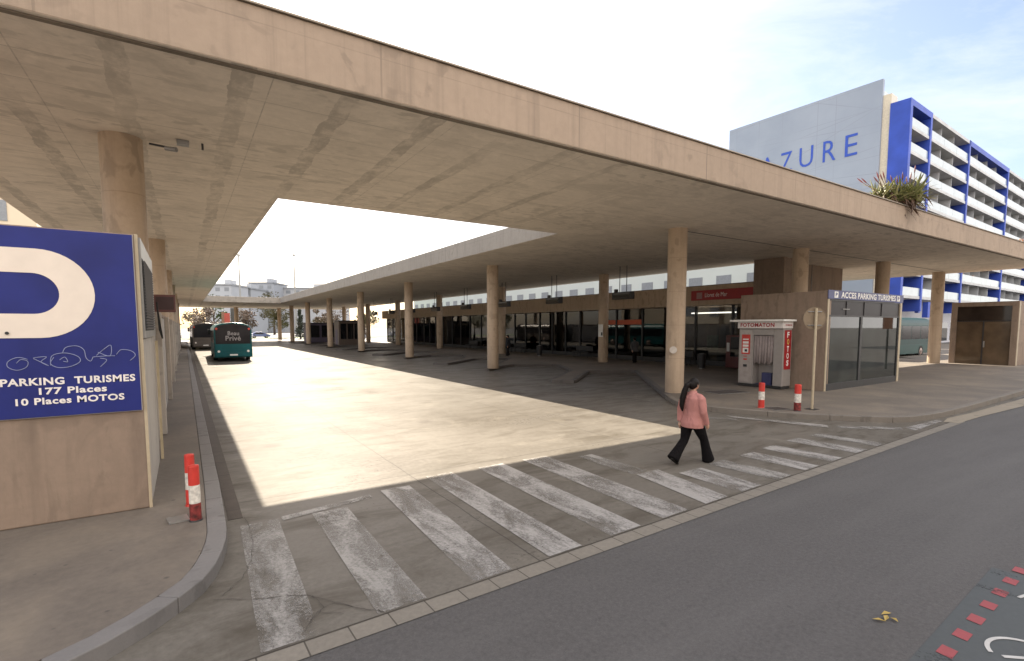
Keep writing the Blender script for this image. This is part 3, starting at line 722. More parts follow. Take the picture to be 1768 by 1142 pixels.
text_mesh('lettering', 'FOTOMATON', M['darkred'], hd, (.019, 1.74, 2.43), (0, -1, 0), (0, 0, 1), 1.42, .16, .03)
text_mesh('lettering', 'FOTOMATON', M['darkred'], hd, (.2, -.021, 2.47), (1, 0, 0), (0, 0, 1), .45, .06, .01)
mb = MB(); mb.box(-.12, -.12, 2.642, .80, 2.15, 2.72); mb.build('roof', M['white'], pb, bevel=.01)
mb = MB(); mb.box(.2, -.008, .78, .66, -.002, 2.3); fp = mb.build('side_panel', M['darkred'], pb)
for k, ch in enumerate('FOTOS'):
    text_mesh('lettering', ch, M['white'] if k != 1 else plain('photo_disc', (.55, .42, .12), .4), fp, (.36, -.009, 2.02 - k * .275), (1, 0, 0), (0, 0, 1), .15, .22, .03)
mb = MB(); mb.box(.108, 1.36, 1.32, .1175, 1.72, 2.12); pp = mb.build('poster', M['red'], pb)
for z0, z1 in ((1.9, 1.95), (1.75, 1.84), (1.62, 1.71), (1.38, 1.58)): mb = MB(); mb.box(.1045, 1.42, z0, .1075, 1.67, z1); mb.build('poster_print', M['white'], pp)
mb = MB(); mb.box(.103, 1.47, 1.42, .1043, 1.58, 1.52); mb.build('poster_photo', M['dark_metal'], pp)
for z0, z1 in ((1.08, 1.14), (1.22, 1.25)): mb = MB(); mb.box(.11, 1.48, z0, .1175, 1.63, z1); mb.build('sticker', M['red'], pb)
mb = MB(); mb.box(.105, 1.47, .8, .1175, 1.63, .9); mb.build('photo_slot', M['dark_metal'], pb)

# concrete shaft behind the kiosk
sh = empty('stair_shaft', (26, 15.1, G), 0, 'tall concrete stair shaft walls behind the kiosk reaching the canopy', 'shaft')
mb = MB(); mb.box(-.1, -.75, 0, 1.25, .9, ZS - G - .002); mb.build('pier', M['concrete'], sh, bevel=.01)
mb = MB(); mb.box(1.252, .25, 0, 8.3, .8, ZS - G - .002); mb.build('wall', M['concrete'], sh)
mb = MB(); mb.box(4.6, .235, 2.5, 4.65, .249, ZS - G - .01); mb.build('joint', M['dark_metal'], sh)

# lift block at the right
lb = empty('lift_block', (43, 9.2, G), 0, 'concrete lift block with bronze glass front at the far right', 'lift block')
mb = MB(); mb.box(0, 0, 0, 3, .3, 4.0); mb.box(0, 2.95, 0, 3, 3.25, 4.0); mb.box(0, .301, 3.72, 3, 2.949, 3.998); mb.box(2.7, .301, 0, 3, 2.949, 3.719); mb.build('wall', M['concrete'], lb, bevel=.01)
bz = glassy('bronze_glass', (.10, .07, .045), .08)
mb = MB(); mb.box(.1, .302, 0, .14, 2.948, 2.75); mb.build('door_pane', bz, lb)
mb = MB(); mb.box(.1, .302, 2.80, .14, 2.948, 3.718); mb.build('transom', glassy('smoked_bronze', (.03, .022, .018), .06), lb)
mb = MB(); mb.box(.08, .302, 2.752, .16, 2.948, 2.798); mb.box(.07, 1.58, .01, .16, 1.64, 2.751); mb.build('frame', M['dark_metal'], lb)
mb = MB(); mb.box(.06, 1.5, 1.1, .08, 1.57, 1.5); mb.build('handle', M['steel'], lb)
mb = MB(); mb.box(.06, -.02, 0, .3, -.002, 3.95); mb.build('corner_trim', M['cream'], lb)

# street sign pole at right edge
rp_ = empty('pole_sign', (33.9, 6.4, G), 0, 'dark pole with small orange sign at the right edge', 'sign')
mb = MB(); mb.cyl((0, 0, 0), (0, 0, 3.2), .05, .05, 12); mb.build('pole', M['dark_metal'], rp_, smooth='angle')
mb = MB(); mb.box(-.06, -.25, 2.3, -.051, .25, 3.1); mb.build('plate', plain('orange_plate', (.45, .14, .04), .5), rp_)

# hanging displays
def hang(x, y, label, zt=ZS):
    e = empty('hanging_display', (x, y, zt), 0, label, 'display', 'hanging bay displays under the canopy')
    mb = MB(); mb.box(-.18, -.75, -1.95, .18, .75, -1.52); mb.build('case', M['dark_metal'], e, bevel=.02)
    for s in (-.28, .28):
        mb = MB(); mb.cyl((0, s, -1.52), (0, s, -.005), .022, .022, 8); mb.build('rod', M['dark_metal'], e)
    mb = MB(); mb.box(-.1, .5, -1.519, .1, .65, -1.33); mb.build('speaker', M['dark_metal'], e)
    mb = MB(); mb.box(-.186, -.68, -1.9, -.181, .68, -1.57); mb.build('screen', M['glass'], e)
    return e
names = ['nearest hanging dark display, between the big column and the next inner column', 'second hanging dark display along the glass front', 'hanging dark display just right of the second front column',
         'hanging dark display just left of the second front column', 'hanging dark display halfway down the station front', 'hanging dark display beside the third inner column', 'hanging dark display far down the station', 'farthest hanging dark display under the canopy']
for k, nm in enumerate(names): hang(21.8, 21.6 + 6.62 * k, nm)

# ================================================================ STATION BUILDING (glass front)
st = empty('station_building', (26.85, 18, G), 0, 'long low station building with dark glass shopfronts under a concrete band', 'building')
SY = 62
mb = MB(); mb.box(0, -2.0, 3.74, 5, SY, 4.93); mb.build('fascia', concrete('band_concrete', (.46, .35, .25), .6, True), st)
mb = MB(); mb.box(.05, -1.95, 4.932, 4.95, SY - .05, 4.97); mb.build('roof', plain('dark_bounce_cover', (.07, .07, .07), .9, 0, .3, 8), st)  # unseen dark cover added to cut sun bounced onto the canopy soffit
mb = MB(); mb.box(.9, -2.3, .005, 5, SY, .02); mb.build('floor', M['interior'], st)
mb = MB(); mb.box(4.5, -2.3, .03, 4.7, SY, 3.735); mb.build('back_wall', plain('shop_wall', (.16, .14, .12), .8, 0, .7, .5), st)
gm, gnt, gb_ = newmat('shop_glass')
gb_.inputs['Base Color'].default_value = (.02, .022, .024, 1); gb_.inputs['Roughness'].default_value = .02; gb_.inputs['IOR'].default_value = 1.5
tr_ = gnt.nodes.new('ShaderNodeBsdfTransparent'); tr_.inputs[0].default_value = (.55, .56, .56, 1); gl_ = gnt.nodes.new('ShaderNodeBsdfGlossy'); gl_.inputs['Roughness'].default_value = .015
fr_ = gnt.nodes.new('ShaderNodeFresnel'); fr_.inputs[0].default_value = 1.55; ms_ = gnt.nodes.new('ShaderNodeMixShader')
gnt.links.new(fr_.outputs[0], ms_.inputs[0]); gnt.links.new(tr_.outputs[0], ms_.inputs[1]); gnt.links.new(gl_.outputs[0], ms_.inputs[2]); gnt.links.new(ms_.outputs[0], gnt.nodes['Material Output'].inputs[0])
M['shop_glass'] = gm
k = 0; y = -2.3
while y < SY - 1:
    wdt = random.choice((1.9, 2.3, 2.6)); 
    mb = MB(); mb.box(.80, y + .06, .3, .82, y + wdt - .06, 3.73); mb.build('pane', M['shop_glass'], st)
    mb = MB(); mb.box(.72, y + wdt - .058, .01, .90, y + wdt + .058, 3.735); mb.build('mullion', M['dark_metal'], st)
    mb = MB(); mb.box(.76, y + .06, .01, .86, y + wdt - .06, .295); mb.build('sill', M['dark_metal'], st)
    y += wdt; k += 1
shop_cols = [(.32, .28, .22), (.22, .05, .04), (.10, .13, .16), (.38, .36, .33), (.06, .06, .07), (.15, .2, .14)]
shop_m = [plain('shop_goods', c, .6) for c in shop_cols]
y = -1.5; rr = random.Random(3)
while y < 58:
    a = rr.uniform(.4, 1.3); h = rr.uniform(.9, 2.5); xx = rr.uniform(1.6, 3.8)
    mb = MB(); mb.box(xx, y, .025, xx + .35, y + a, h)
    for q in range(3): mb.box(xx - .03, y + .02, h * (q + .5) / 3.4, xx - .002, y + a - .02, h * (q + .8) / 3.4)
    mb.build('display_case', rr.choice(shop_m), st); y += a + rr.uniform(.5, 1.8)
rr = random.Random(11)
for k in range(26):
    y = -1.2 + k * 2.28 + rr.uniform(-.3, .3); z0 = rr.uniform(.9, 1.5); a = rr.uniform(.4, .9)
    mb = MB(); mb.box(.86, y, z0, .88, y + a, z0 + rr.uniform(.5, 1.3)); mb.build('poster', plain('poster_paper', rr.choice([(.6, .58, .55), (.55, .12, .08), (.12, .22, .42), (.62, .5, .2), (.2, .3, .22), (.5, .5, .52)]), .7, 0, .5, 5), st)
for k in range(9):
    mb = MB(); mb.box(2.0, 1 + k * 6.6, 3.3, 2.2, 4.2 + k * 6.6, 3.38); mb.build('ceiling_lamp', emit('lit_tube', (1, .93, .8), 1.6), st)
mb = MB(); mb.box(.795, 7.5, 2.6, .83, 12, 2.95); mb.build('orange_strip', plain('orange_sign', (.5, .09, .03), .5), st)
def bench(x, y, label):
    e = empty('platform_bench', (x, y, G), 0, label, 'bench', 'dark benches along the station front')
    mb = MB(); mb.box(0, 0, .42, .5, 2.0, .47); mb.build('seat', M['dark_metal'], e, bevel=.01)
    mb = MB(); mb.box(.46, 0, .52, .51, 2.0, .9); mb.build('backrest', M['dark_metal'], e, bevel=.01)
    for yy in (.15, 1.8):
        for x0, zz in ((.05, .419), (.44, .9)): mb = MB(); mb.box(x0, yy, 0, x0 + .05, yy + .05, zz); mb.build('leg', M['dark_metal'], e)
for k, nm in enumerate(['bench nearest the photo booth along the station front', 'bench behind the nearest hanging display', 'bench halfway along the station front', 'bench farthest down the station front']): bench(26.4, 20.5 + k * 9.3, nm)
def bin_(x, y, label):
    e = empty('litter_bin', (x, y, G), 0, label, 'bin', 'dark litter bins on the platform')
    mb = MB(); mb.loft([((0, 0, .06), (.2, 0, 0), (0, .2, 0)), ((0, 0, .85), (.25, 0, 0), (0, .25, 0)), ((0, 0, .87), (.22, 0, 0), (0, .22, 0))], 20); mb.build('body', M['dark_metal'], e, smooth='angle')
    mb = MB(); mb.cyl((0, 0, 0), (0, 0, .058), .14, .14, 16); mb.build('foot', M['grey_metal'], e)
    mb = MB(); mb.cyl((0, 0, .872), (0, 0, .90), .15, .12, 16); mb.build('lid', M['grey_metal'], e)
bin_(25.2, 18.6, 'dark litter bin between the nearest right column and the photo booth'); bin_(24.9, 34.2, 'dark litter bin farther along the station front')
ve = empty('vending_machine', (26.6, 17.0, G), 0, 'tall dark vending machine left of the photo booth', 'vending machine')
mb = MB(); mb.box(0, 0, .05, .8, 1.0, 1.95); mb.build('body', plain('vending_red', (.09, .02, .02), .4), ve, bevel=.02)
mb = MB(); mb.box(-.012, .08, .7, -.002, .7, 1.85); mb.build('window', M['glass'], ve)
mb = MB(); mb.box(-.012, .76, 1.0, -.002, .94, 1.5); mb.build('keypad', M['steel'], ve)
rs = empty('red_shop_sign', (26.8, 15.72, 4.22), 0, 'red banner sign reading Lloret de Mar over the station front', 'sign')
mb = MB(); mb.box(-.06, 0, -.02, 0, 4.9, .58); mb.build('panel', M['darkred'], rs)
text_mesh('lettering', 'Lloret de Mar', M['white'], rs, (-.061, 3.9, .16), (0, -1, 0), (0, 0, 1), 1.5, .25, .0)
mb = MB(); mb.box(-.066, 4.1, .08, -.061, 4.5, .46); mb.build('logo_plate', plain('sign_grey', (.35, .2, .2), .5), rs)

# notice on second-row column
nb = empty('column_notice', (23.87, 25.7, 1.9), R(-12), 'white notice sheet with dark lock box on the inner column', 'notice')
mb = MB(); mb.box(-.02, -.3, 0, -.006, .28, .85); mb.build('sheet', M['white'], nb)
mb = MB(); mb.box(-.05, -.26, .1, -.021, -.12, .32); mb.build('lock_box', M['dark_metal'], nb)
mb = MB(); mb.cyl((-.0, 0, 0), (-.012, 0, 0), .13, .13, 20); s1 = tag(mb.build('round_sticker', plain('sticker_white', (.6, .55, .5), .5)), 'round white sticker on the nearest right column', 'sticker')
s1.location = (14.93, 12.23, 1.75); s1.rotation_euler = (0, 0, R(30))

# far cabins under the canopy
def cabin(x, y, sx, sy, h, label, mcol):
    e = empty('ticket_cabin', (x, y, .15), 0, label, 'cabin', 'dark cabins at the far end of the platform')
    mb = MB(); mb.box(0, 0, 0, sx, sy, h); mb.build('wall', mcol, e, bevel=.02)
    mb = MB(); mb.box(-.1, -.1, h + .002, sx + .1, sy + .1, h + .12); mb.build('roof', M['dark_metal'], e)
    for q in range(3):
        mb = MB(); mb.box(sx * (.08 + q * .31), -.02, .8, sx * (.08 + q * .31 + .25), -.003, h - .3); mb.build('window', M['glass'], e)
    mb = MB(); mb.box(-.02, sy * .3, .05, -.003, sy * .7, 2.1); mb.build('door', plain('cabin_door', (.09, .07, .12), .5), e)
cabin(16.2, 84, 5.5, 3, 3.0, 'dark purple cabin between the two farthest front columns', plain('cabin_purple', (.06, .05, .08), .5))
cabin(17.5, 70, 3.0, 2.5, 3.2, 'brown cabin with dark roof behind the fifth front column', plain('cabin_brown', (.12, .09, .075), .5))

# ================================================================ BUSES
def bus(name, label, x, y, rz, body_c, lower_c, Lb=11.5, Wd=2.5, H=2.95, group='buses and coaches', txt=True):
    e = empty(name, (x, y, 0), rz, label, 'bus', group)
    bmat = plain(name + '_paint', body_c, .4, 0, .12, 1.5, spec=.2); lmat = plain(name + '_lower', lower_c, .4, 0, .15, 1.5, spec=.2)
    prof = [(0, .42), (0, 2.35), (.06, 2.55), (.22, 2.75), (.6, 2.89), (1.25, 2.95), (1.9, 2.89), (2.28, 2.75), (2.44, 2.55), (2.5, 2.35), (2.5, .42)]
    prof = [(p[0] / 2.5 * Wd, p[1] / 2.95 * H) for p in prof]
    mb = MB(); mb.extr(prof, 'y', 0, Lb); mb.build('body', bmat, e, bevel=.05)
    s = H / 2.95
    mb = MB(); mb.box(-.008, .02, .32, Wd + .008, Lb - .02, .95 * s); mb.build('skirt', lmat, e, bevel=.01)
    mb = MB(); mb.box(.05, -.07, .38, Wd - .05, -.002, .72); mb.build('rear_bumper', lmat, e, bevel=.03)
    mb = MB(); mb.box(.05, -.02, .73, Wd - .05, -.003, 1.32 * s); mb.build('engine_door', lmat, e, bevel=.01)
    zt = lambda q: q * s
    mb = MB(); mb.poly([(.1, -.012, zt(1.34)), (Wd - .1, -.012, zt(1.34)), (Wd - .1, -.012, zt(2.4)), (Wd - .3, -.012, zt(2.7)), (Wd / 2, -.012, zt(2.86)), (.3, -.012, zt(2.7)), (.1, -.012, zt(2.4))])
    gg = bmesh.ops.extrude_face_region(mb.b, geom=list(mb.b.faces))
    for v in [q for q in gg['geom'] if isinstance(q, bmesh.types.BMVert)]: v.co.y += .009
    rw = mb.build('rear_window', M['bus_glass'], e)
    if txt:
        lt = plain('grey_script', (.30, .28, .28), .6)
        text_mesh('lettering', 'Beau', lt, rw, (Wd * .36, -.014, zt(1.98)), (1, 0, 0), (0, 0, 1), .75, .30, .012)
        text_mesh('lettering', 'Privé', lt, rw, (Wd * .30, -.014, zt(1.58)), (1, 0, 0), (0, 0, 1), 1.0, .36, .012)
    for xx, zz, mm in ((.28, .78, 'lamp_white'), (Wd - .28, .78, 'lamp_white'), (.17, 2.46, 'lamp_red'), (Wd - .17, 2.46, 'lamp_red')):
        mb = MB(); mb.cyl((xx, -.075 if zz < 1 else -.03, zt(zz)), (xx, -.02 if zz < 1 else -.013, zt(zz)), .08, .09, 16); mb.build('lamp', M[mm], e, smooth='angle')
    mb = MB(); mb.box(Wd / 2 - .26, -.078, .46, Wd / 2 + .26, -.071, .57); mb.build('number_plate', M['white'], e)
    for sx in (-.006, Wd + .001):
        n = 6
        for k in range(n):
            y0 = .5 + k * (Lb - 1.2) / n; y1 = y0 + (Lb - 1.2) / n - .08
            mb = MB(); mb.box(sx, y0, zt(1.35), sx + .005, y1, zt(2.3)); mb.build('window', M['bus_glass'], e)
    mb = MB(); mb.box(.12, Lb + .002, zt(1.0), Wd - .12, Lb + .02, zt(2.5)); mb.build('windscreen', M['bus_glass'], e)
    for yy in (2.6, Lb - 2.4):
        for sx in (0, 1):
            x0 = -.02 if sx == 0 else Wd - .26
            mb = MB(); mb.cyl((x0, yy, .48), (x0 + .28, yy, .48), .48, .48, 28); wl = mb.build('wheel', M['rubber'], e, smooth='angle')
            mb = MB(); q = x0 - .012 if sx == 0 else x0 + .281; mb.cyl((q, yy, .48), (q + .011, yy, .48), .29, .27, 20); mb.build('rim', M['wheel_rim'], wl, smooth='angle')
            mb = MB(); q = x0 - .022 if sx == 0 else x0 + .293; mb.cyl((q, yy, .48), (q + .009, yy, .48), .1, .1, 12); mb.build('hub', M['dark_metal'], wl)
    for sx in (-.2, Wd + .02): mb = MB(); mb.box(sx, Lb - .1, zt(1.9), sx + .18, Lb + .12, zt(2.4)); mb.build('mirror', M['rubber'], e, bevel=.02)
    return e
M['bus_glass'] = glassy('bus_glass', (.018, .017, .020), .12); M['bus_glass'].node_tree.nodes['Principled BSDF'].inputs['Specular IOR Level'].default_value = .15
M['wheel_rim'] = plain('wheel_rim', (.30, .22, .19), .45, .4)
bus('city_bus', 'teal bus seen from behind with dark rear window, on the sunlit bay floor', 1.8, 43.2, R(-1), (.012, .075, .08), (.008, .085, .095))
bus('coach', 'grey brown coach parked beyond the teal bus in the canopy shade', .75, 67.5, R(1), (.12, .10, .088), (.10, .085, .075), 11.5, 2.5, 3.1, txt=False)
bus('city_bus', 'teal bus seen side on through the gap right of the kiosk', 42.4, 19.6, R(-90), (.004, .036, .036), (.004, .045, .044), 12.5, 2.5, 3.35, txt=False)  # darker copy of the teal paint, standing for shade from nearby buildings

# ================================================================ CARS
def car(x, y, rz, c, label, van=False):
    e = empty('parked_car' if not van else 'parked_van', (x, y, 0), rz, label, 'van' if van else 'car', 'vehicles beyond the far end of the station')
    pm = plain('car_paint', c, .25, 0, .05)
    if van:
        prof = [(0, .35), (0, .95), (.1, 1.15), (.9, 1.35), (1.5, 2.05), (1.8, 2.15), (4.8, 2.15), (4.95, 1.9), (5, .35)]
        win = [(1.0, 1.38), (1.52, 1.98), (2.4, 1.98), (2.4, 1.38)]; Lc = 5
    else:
        prof = [(0, .32), (0, .62), (.15, .78), (1.1, .92), (1.75, 1.38), (2.2, 1.46), (3.1, 1.44), (3.75, 1.02), (4.15, .95), (4.25, .6), (4.25, .32)]
        win = [(1.25, .95), (1.8, 1.34), (3.05, 1.37), (3.55, 1.0)]; Lc = 4.25
    mb = MB(); mb.extr(prof, 'x', 0, 1) if False else None
    A = [mb.b.verts.new((-.88 if p[1] < 1.0 else -.72, p[0], p[1])) for p in prof]; B = [mb.b.verts.new((.88 if p[1] < 1.0 else .72, p[0], p[1])) for p in prof]; n = len(prof)
    mb._f(A); mb._f(B[::-1])
    for i in range(n): mb._f([A[i], B[i], B[(i + 1) % n], A[(i + 1) % n]])
    bmesh.ops.triangulate(mb.b, faces=[f for f in mb.b.faces if len(f.verts) > 4])
    mb.build('body', pm, e, bevel=.04)
    for s in (-1, 1):
        mb = MB(); P_ = [(s * (.895 - .16 * (p[1] > 1.2)), p[0], p[1]) for p in win]; mb.poly(P_); gg = bmesh.ops.extrude_face_region(mb.b, geom=list(mb.b.faces))
        for v in [q for q in gg['geom'] if isinstance(q, bmesh.types.BMVert)]: v.co.x -= s * .12
        mb.build('side_window', M['bus_glass'], e)
    for yy in (.8, Lc - .85):
        for s in (-1, 1):
            mb = MB(); mb.cyl((s * .9, yy, .31), (s * .68, yy, .31), .31, .31, 20); wl = mb.build('wheel', M['rubber'], e, smooth='angle')
            mb = MB(); mb.cyl((s * .912, yy, .31), (s * .901, yy, .31), .19, .2, 16); mb.build('rim', M['steel'], wl)
    for s in (-.6, .6):
        mb = MB(); mb.box(s - .16, -.015, .58, s + .16, .02, .72); mb.build('headlight', M['lamp_white'], e)
        mb = MB(); mb.box(s - .16, Lc - .03, .66, s + .16, Lc + .012, .82); mb.build('tail_light', M['lamp_red'], e)
    return e
car(-.6, 122, R(80), (.75, .75, .76), 'white van beyond the left pavement far down the lane', True)
car(12.5, 124, R(75), (.55, .57, .62), 'silver car half hidden behind the teal bus')
car(17, 132, R(92), (.12, .16, .35), 'dark blue car on the far street')
car(27.5, 101, R(100), (.75, .76, .78), 'white car behind the farthest platform columns')
car(33, 109, R(95), (.3, .3, .32), 'grey car at the end of the station front')

# ================================================================ HOTEL
ho = empty('hotel', (75.1, 27.0, 0), R(2.4), 'white hotel with blue frames, tiers of balconies and tall blue wall letters', 'hotel')
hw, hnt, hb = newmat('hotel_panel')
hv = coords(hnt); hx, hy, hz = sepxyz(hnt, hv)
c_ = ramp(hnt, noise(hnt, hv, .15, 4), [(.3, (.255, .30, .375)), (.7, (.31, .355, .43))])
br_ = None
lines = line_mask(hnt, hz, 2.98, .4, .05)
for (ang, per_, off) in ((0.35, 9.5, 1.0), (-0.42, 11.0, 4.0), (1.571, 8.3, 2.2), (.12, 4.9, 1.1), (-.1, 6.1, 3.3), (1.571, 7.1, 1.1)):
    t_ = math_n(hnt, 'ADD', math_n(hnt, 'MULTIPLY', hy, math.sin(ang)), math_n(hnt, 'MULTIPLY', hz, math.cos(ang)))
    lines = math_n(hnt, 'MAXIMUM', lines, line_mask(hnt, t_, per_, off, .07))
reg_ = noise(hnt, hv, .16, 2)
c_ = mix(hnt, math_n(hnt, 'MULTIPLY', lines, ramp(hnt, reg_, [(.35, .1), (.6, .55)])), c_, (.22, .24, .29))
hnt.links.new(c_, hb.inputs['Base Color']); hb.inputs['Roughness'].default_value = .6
M['hblue'] = plain('hotel_blue', (.028, .07, .40), .55, 0, .22, .35); M['hwhite'] = plain('hotel_white', (.46, .47, .48), .6, 0, .16, .5)
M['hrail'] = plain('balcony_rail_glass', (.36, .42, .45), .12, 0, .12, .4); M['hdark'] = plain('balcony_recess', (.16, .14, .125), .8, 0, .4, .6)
M['hbeige'] = plain('hotel_beige', (.62, .56, .44), .6)
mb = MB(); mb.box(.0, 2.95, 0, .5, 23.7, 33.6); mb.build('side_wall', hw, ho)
mb = MB(); mb.box(.3, 2.05, 5, 2.2, 2.945, 31.6); mb.build('corner_wall', M['hbeige'], ho)
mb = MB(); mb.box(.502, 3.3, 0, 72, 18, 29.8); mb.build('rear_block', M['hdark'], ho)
mb = MB(); mb.box(.5, 3.0, 29.85, 70, 3.6, 32.3); mb.build('roof_rail', M['hrail'], ho)
mb = MB(); mb.box(30, 4, 29.9, 46, 14, 33.5); mb.build('penthouse', M['hwhite'], ho)
px_ = [0, 7.3, 24.4, 47.6, 71]
for i, x in enumerate(px_):
    mb = MB(); mb.box(x, -.1, 4.6, x + (.75 if i == 0 else .6), 2.04 if i == 0 else 3.2, 30.25); mb.build('blue_pier', M['hblue'], ho)
mb = MB(); mb.box(.752, -.1, 29.5, 7.298, 2.4, 30.24); mb.build('blue_beam', M['hblue'], ho)
mb = MB(); mb.box(24.42, -.1, 29.5, 47.59, 2.4, 30.24); mb.build('blue_beam', M['hblue'], ho)
mb = MB(); mb.box(8.06, -.05, 29.75, 24.39, 2.4, 30.2); mb.build('roof_edge', M['hwhite'], ho)
mb = MB(); mb.box(48.36, -.05, 29.75, 70.9, 2.4, 30.2); mb.build('roof_edge', M['hwhite'], ho)
FL = [6.2 + 2.95 * k for k in range(8)]; hr = random.Random(5)
hf = [plain('furn_a', (.4, .4, .38), .7), plain('furn_b', (.15, .2, .12), .8), plain('furn_c', (.3, .16, .1), .7), plain('furn_d', (.06, .07, .09), .7)]
for i in range(4):
    x0, x1 = px_[i] + .76, px_[i + 1] - .01
    for k, z0 in enumerate(FL):
        mb = MB(); mb.box(x0, 0, z0, x1, 3.2, z0 + .38); bs = mb.build('balcony', M['hwhite'], ho)
        n = max(1, round((x1 - x0) / 5.5)); ww = (x1 - x0) / n
        for q in range(n):
            mb = MB(); mb.box(x0 + q * ww + .03, .05, z0 + .39, x0 + (q + 1) * ww - .03, .08, z0 + 1.42); mb.build('glass_rail', M['hrail'], bs)
            mb = MB(); mb.box(x0 + q * ww + .3, 3.22, z0 + .4, x0 + q * ww + ww * .62, 3.27, z0 + 2.5); mb.build('balcony_door', M['glass'], bs)
            if q: mb = MB(); mb.box(x0 + q * ww - .05, .4, z0 + .39, x0 + q * ww + .05, 3.2, z0 + 2.94); mb.build('divider', M['hwhite'], bs)
            if hr.random() < .5:
                mb = MB(); a = x0 + q * ww + hr.uniform(.3, ww * .5); mb.box(a, .5, z0 + .39, a + hr.uniform(.4, 1.1), 1.0, z0 + .39 + hr.uniform(.5, 1.5)); mb.build('balcony_furniture', hr.choice(hf), bs)
            if hr.random() < .3:
                mb = MB(); a = x0 + q * ww + ww * .62; mb.box(a, 3.18, z0 + .4, a + ww * .3, 3.215, z0 + hr.uniform(1.6, 2.7)); mb.build('curtain', hr.choice(hf), bs)
for q, x in enumerate([8.1, 11, 25, 30, 38, 50]):
    mb = MB(); mb.box(px_[1] - .9 if False else x - .6, -.12, 3.8, x + .6, .5, 5.9) if q in (1,) else mb.box(x - .3, .2, 4.4, x + .3, .6, 5.9); mb.build('blue_bracket', M['hblue'], ho)
mb = MB(); mb.box(.6, 2.2, 0, 71, 3.29, 6.19); mb.build('ground_floor', plain('ground_floor_grey', (.42, .42, .45), .7), ho)
for q in range(10):
    mb = MB(); mb.box(2 + q * 7, 2.17, .3, 7.6 + q * 7, 2.198, 3.2); mb.build('shop_window', M['glass'], ho)
lm_b = plain('letter_blue', (.03, .08, .42), .5)
for ch, yc, wd in (('A', 17.4, 2.2), ('Z', 14.6, 1.6), ('U', 11.85, 1.8), ('R', 8.85, 1.6), ('E', 6.2, 1.45)):
    text_mesh('letter', ch, lm_b, ho, (-.001, yc + wd / 2, 25.05), (0, -1, 0), (0, 0, 1), wd, 2.75, -.006, .06)

# buildings far away
def far_block(x, y, sx, sy, h, rz, label, c, floors, ncol, roof=True):
    e = empty('apartment_block', (x, y, 0), rz, label, 'building', 'apartment blocks on the skyline')
    wm = plain('far_wall', c, .8, 0, .06, .1)
    mb = MB(); mb.box(0, 0, 0, sx, sy, h); mb.build('wall', wm, e)
    mb = MB(); mb.box(-.4, -.4, h + .01, sx + .4, sy + .4, h + .6); mb.build('roof', plain('far_roof', tuple(q * .75 for q in c), .8), e)
    mb = MB(); mb.box(sx * .55, sy * .3, h + .61, sx * .75, sy * .7, h + 2.6); mb.build('stair_head', wm, e)
    for f in range(floors):
        for k in range(ncol):
            x0 = sx * (k + .25) / ncol; z0 = h - (f + 1) * 3.1 + .8
            mb = MB(); mb.box(x0, -.06, z0, x0 + sx * .5 / ncol, -.01, z0 + 1.5); mb.build('window', M['far_glass'], e)
    return e
M['far_glass'] = plain('far_window', (.20, .215, .235), .4)
far_block(7.2, 234.3, 10.5, 14, 19.0, R(-31), 'small pale apartment block leftmost on the skyline', (.38, .40, .43), 3, 3)
far_block(17.2, 246, 8.6, 14, 18.6, R(-33), 'low narrow grey block between two taller ones on the skyline', (.33, .35, .38), 3, 3)
far_block(25.5, 258.3, 11, 14, 22.2, R(-33), 'tallest grey apartment block with flat roof on the skyline', (.30, .32, .355), 4, 3)
far_block(36.7, 263, 30, 16, 20.6, R(-34), 'wide pale apartment block on the skyline above the far canopy', (.38, .39, .41), 3, 7)
# long pale building seen through the slot above the station roof
far_block(58, 143.5, 110, 12, 13, R(-90), 'long pale building seen in the gap above the station roof', (.50, .54, .52), 3, 26)
# terrace house at far left
far_block(-28, 52, 19, 12, 15.8, 0, 'cream house seen in the gap left of the canopy', (.62, .53, .40), 4, 3)

# light masts
for x, y, h in ((12.4, 147.3, 20.6), (26.1, 150.4, 22.0)):
    e = empty('light_mast', (x, y, 0), 0, 'tall thin grey light mast ' + ('left of the other, near the canopy edge' if x < 20 else 'standing free in the white sky'), 'mast', 'light masts')
    mb = MB(); mb.cyl((0, 0, 0), (0, 0, h), .28, .14, 12); mb.build('pole', M['grey_metal'], e, smooth='angle')
    mb = MB(); mb.box(-.35, -.2, h, .35, .2, h + .5); mb.build('lamp_head', M['grey_metal'], e)
# red banner pole
e = empty('banner_pole', (7.3, 117, 0), 0, 'brown post with red banner above the teal bus', 'banner')
mb = MB(); mb.box(-.9, 0, 0, -.45, .5, 5.6); mb.build('post', plain('rust_post', (.2, .11, .07), .7), e)
mb = MB(); mb.box(-.44, -.05, 2.5, .55, .05, 5.4); mb.build('banner', plain('faded_red', (.36, .07, .05), .7), e)
mb = MB(); mb.box(.7, 0, 0, 1.5, .6, 6.4); mb.build('pillar', plain('dark_pillar', (.06, .06, .055), .7), e)
mb = MB(); mb.box(-60, 128, 0, 60, 140, .02); struct('far_lawn', mb, plain('lawn', (.10, .14, .04), .9, 0, .4, 1.5))

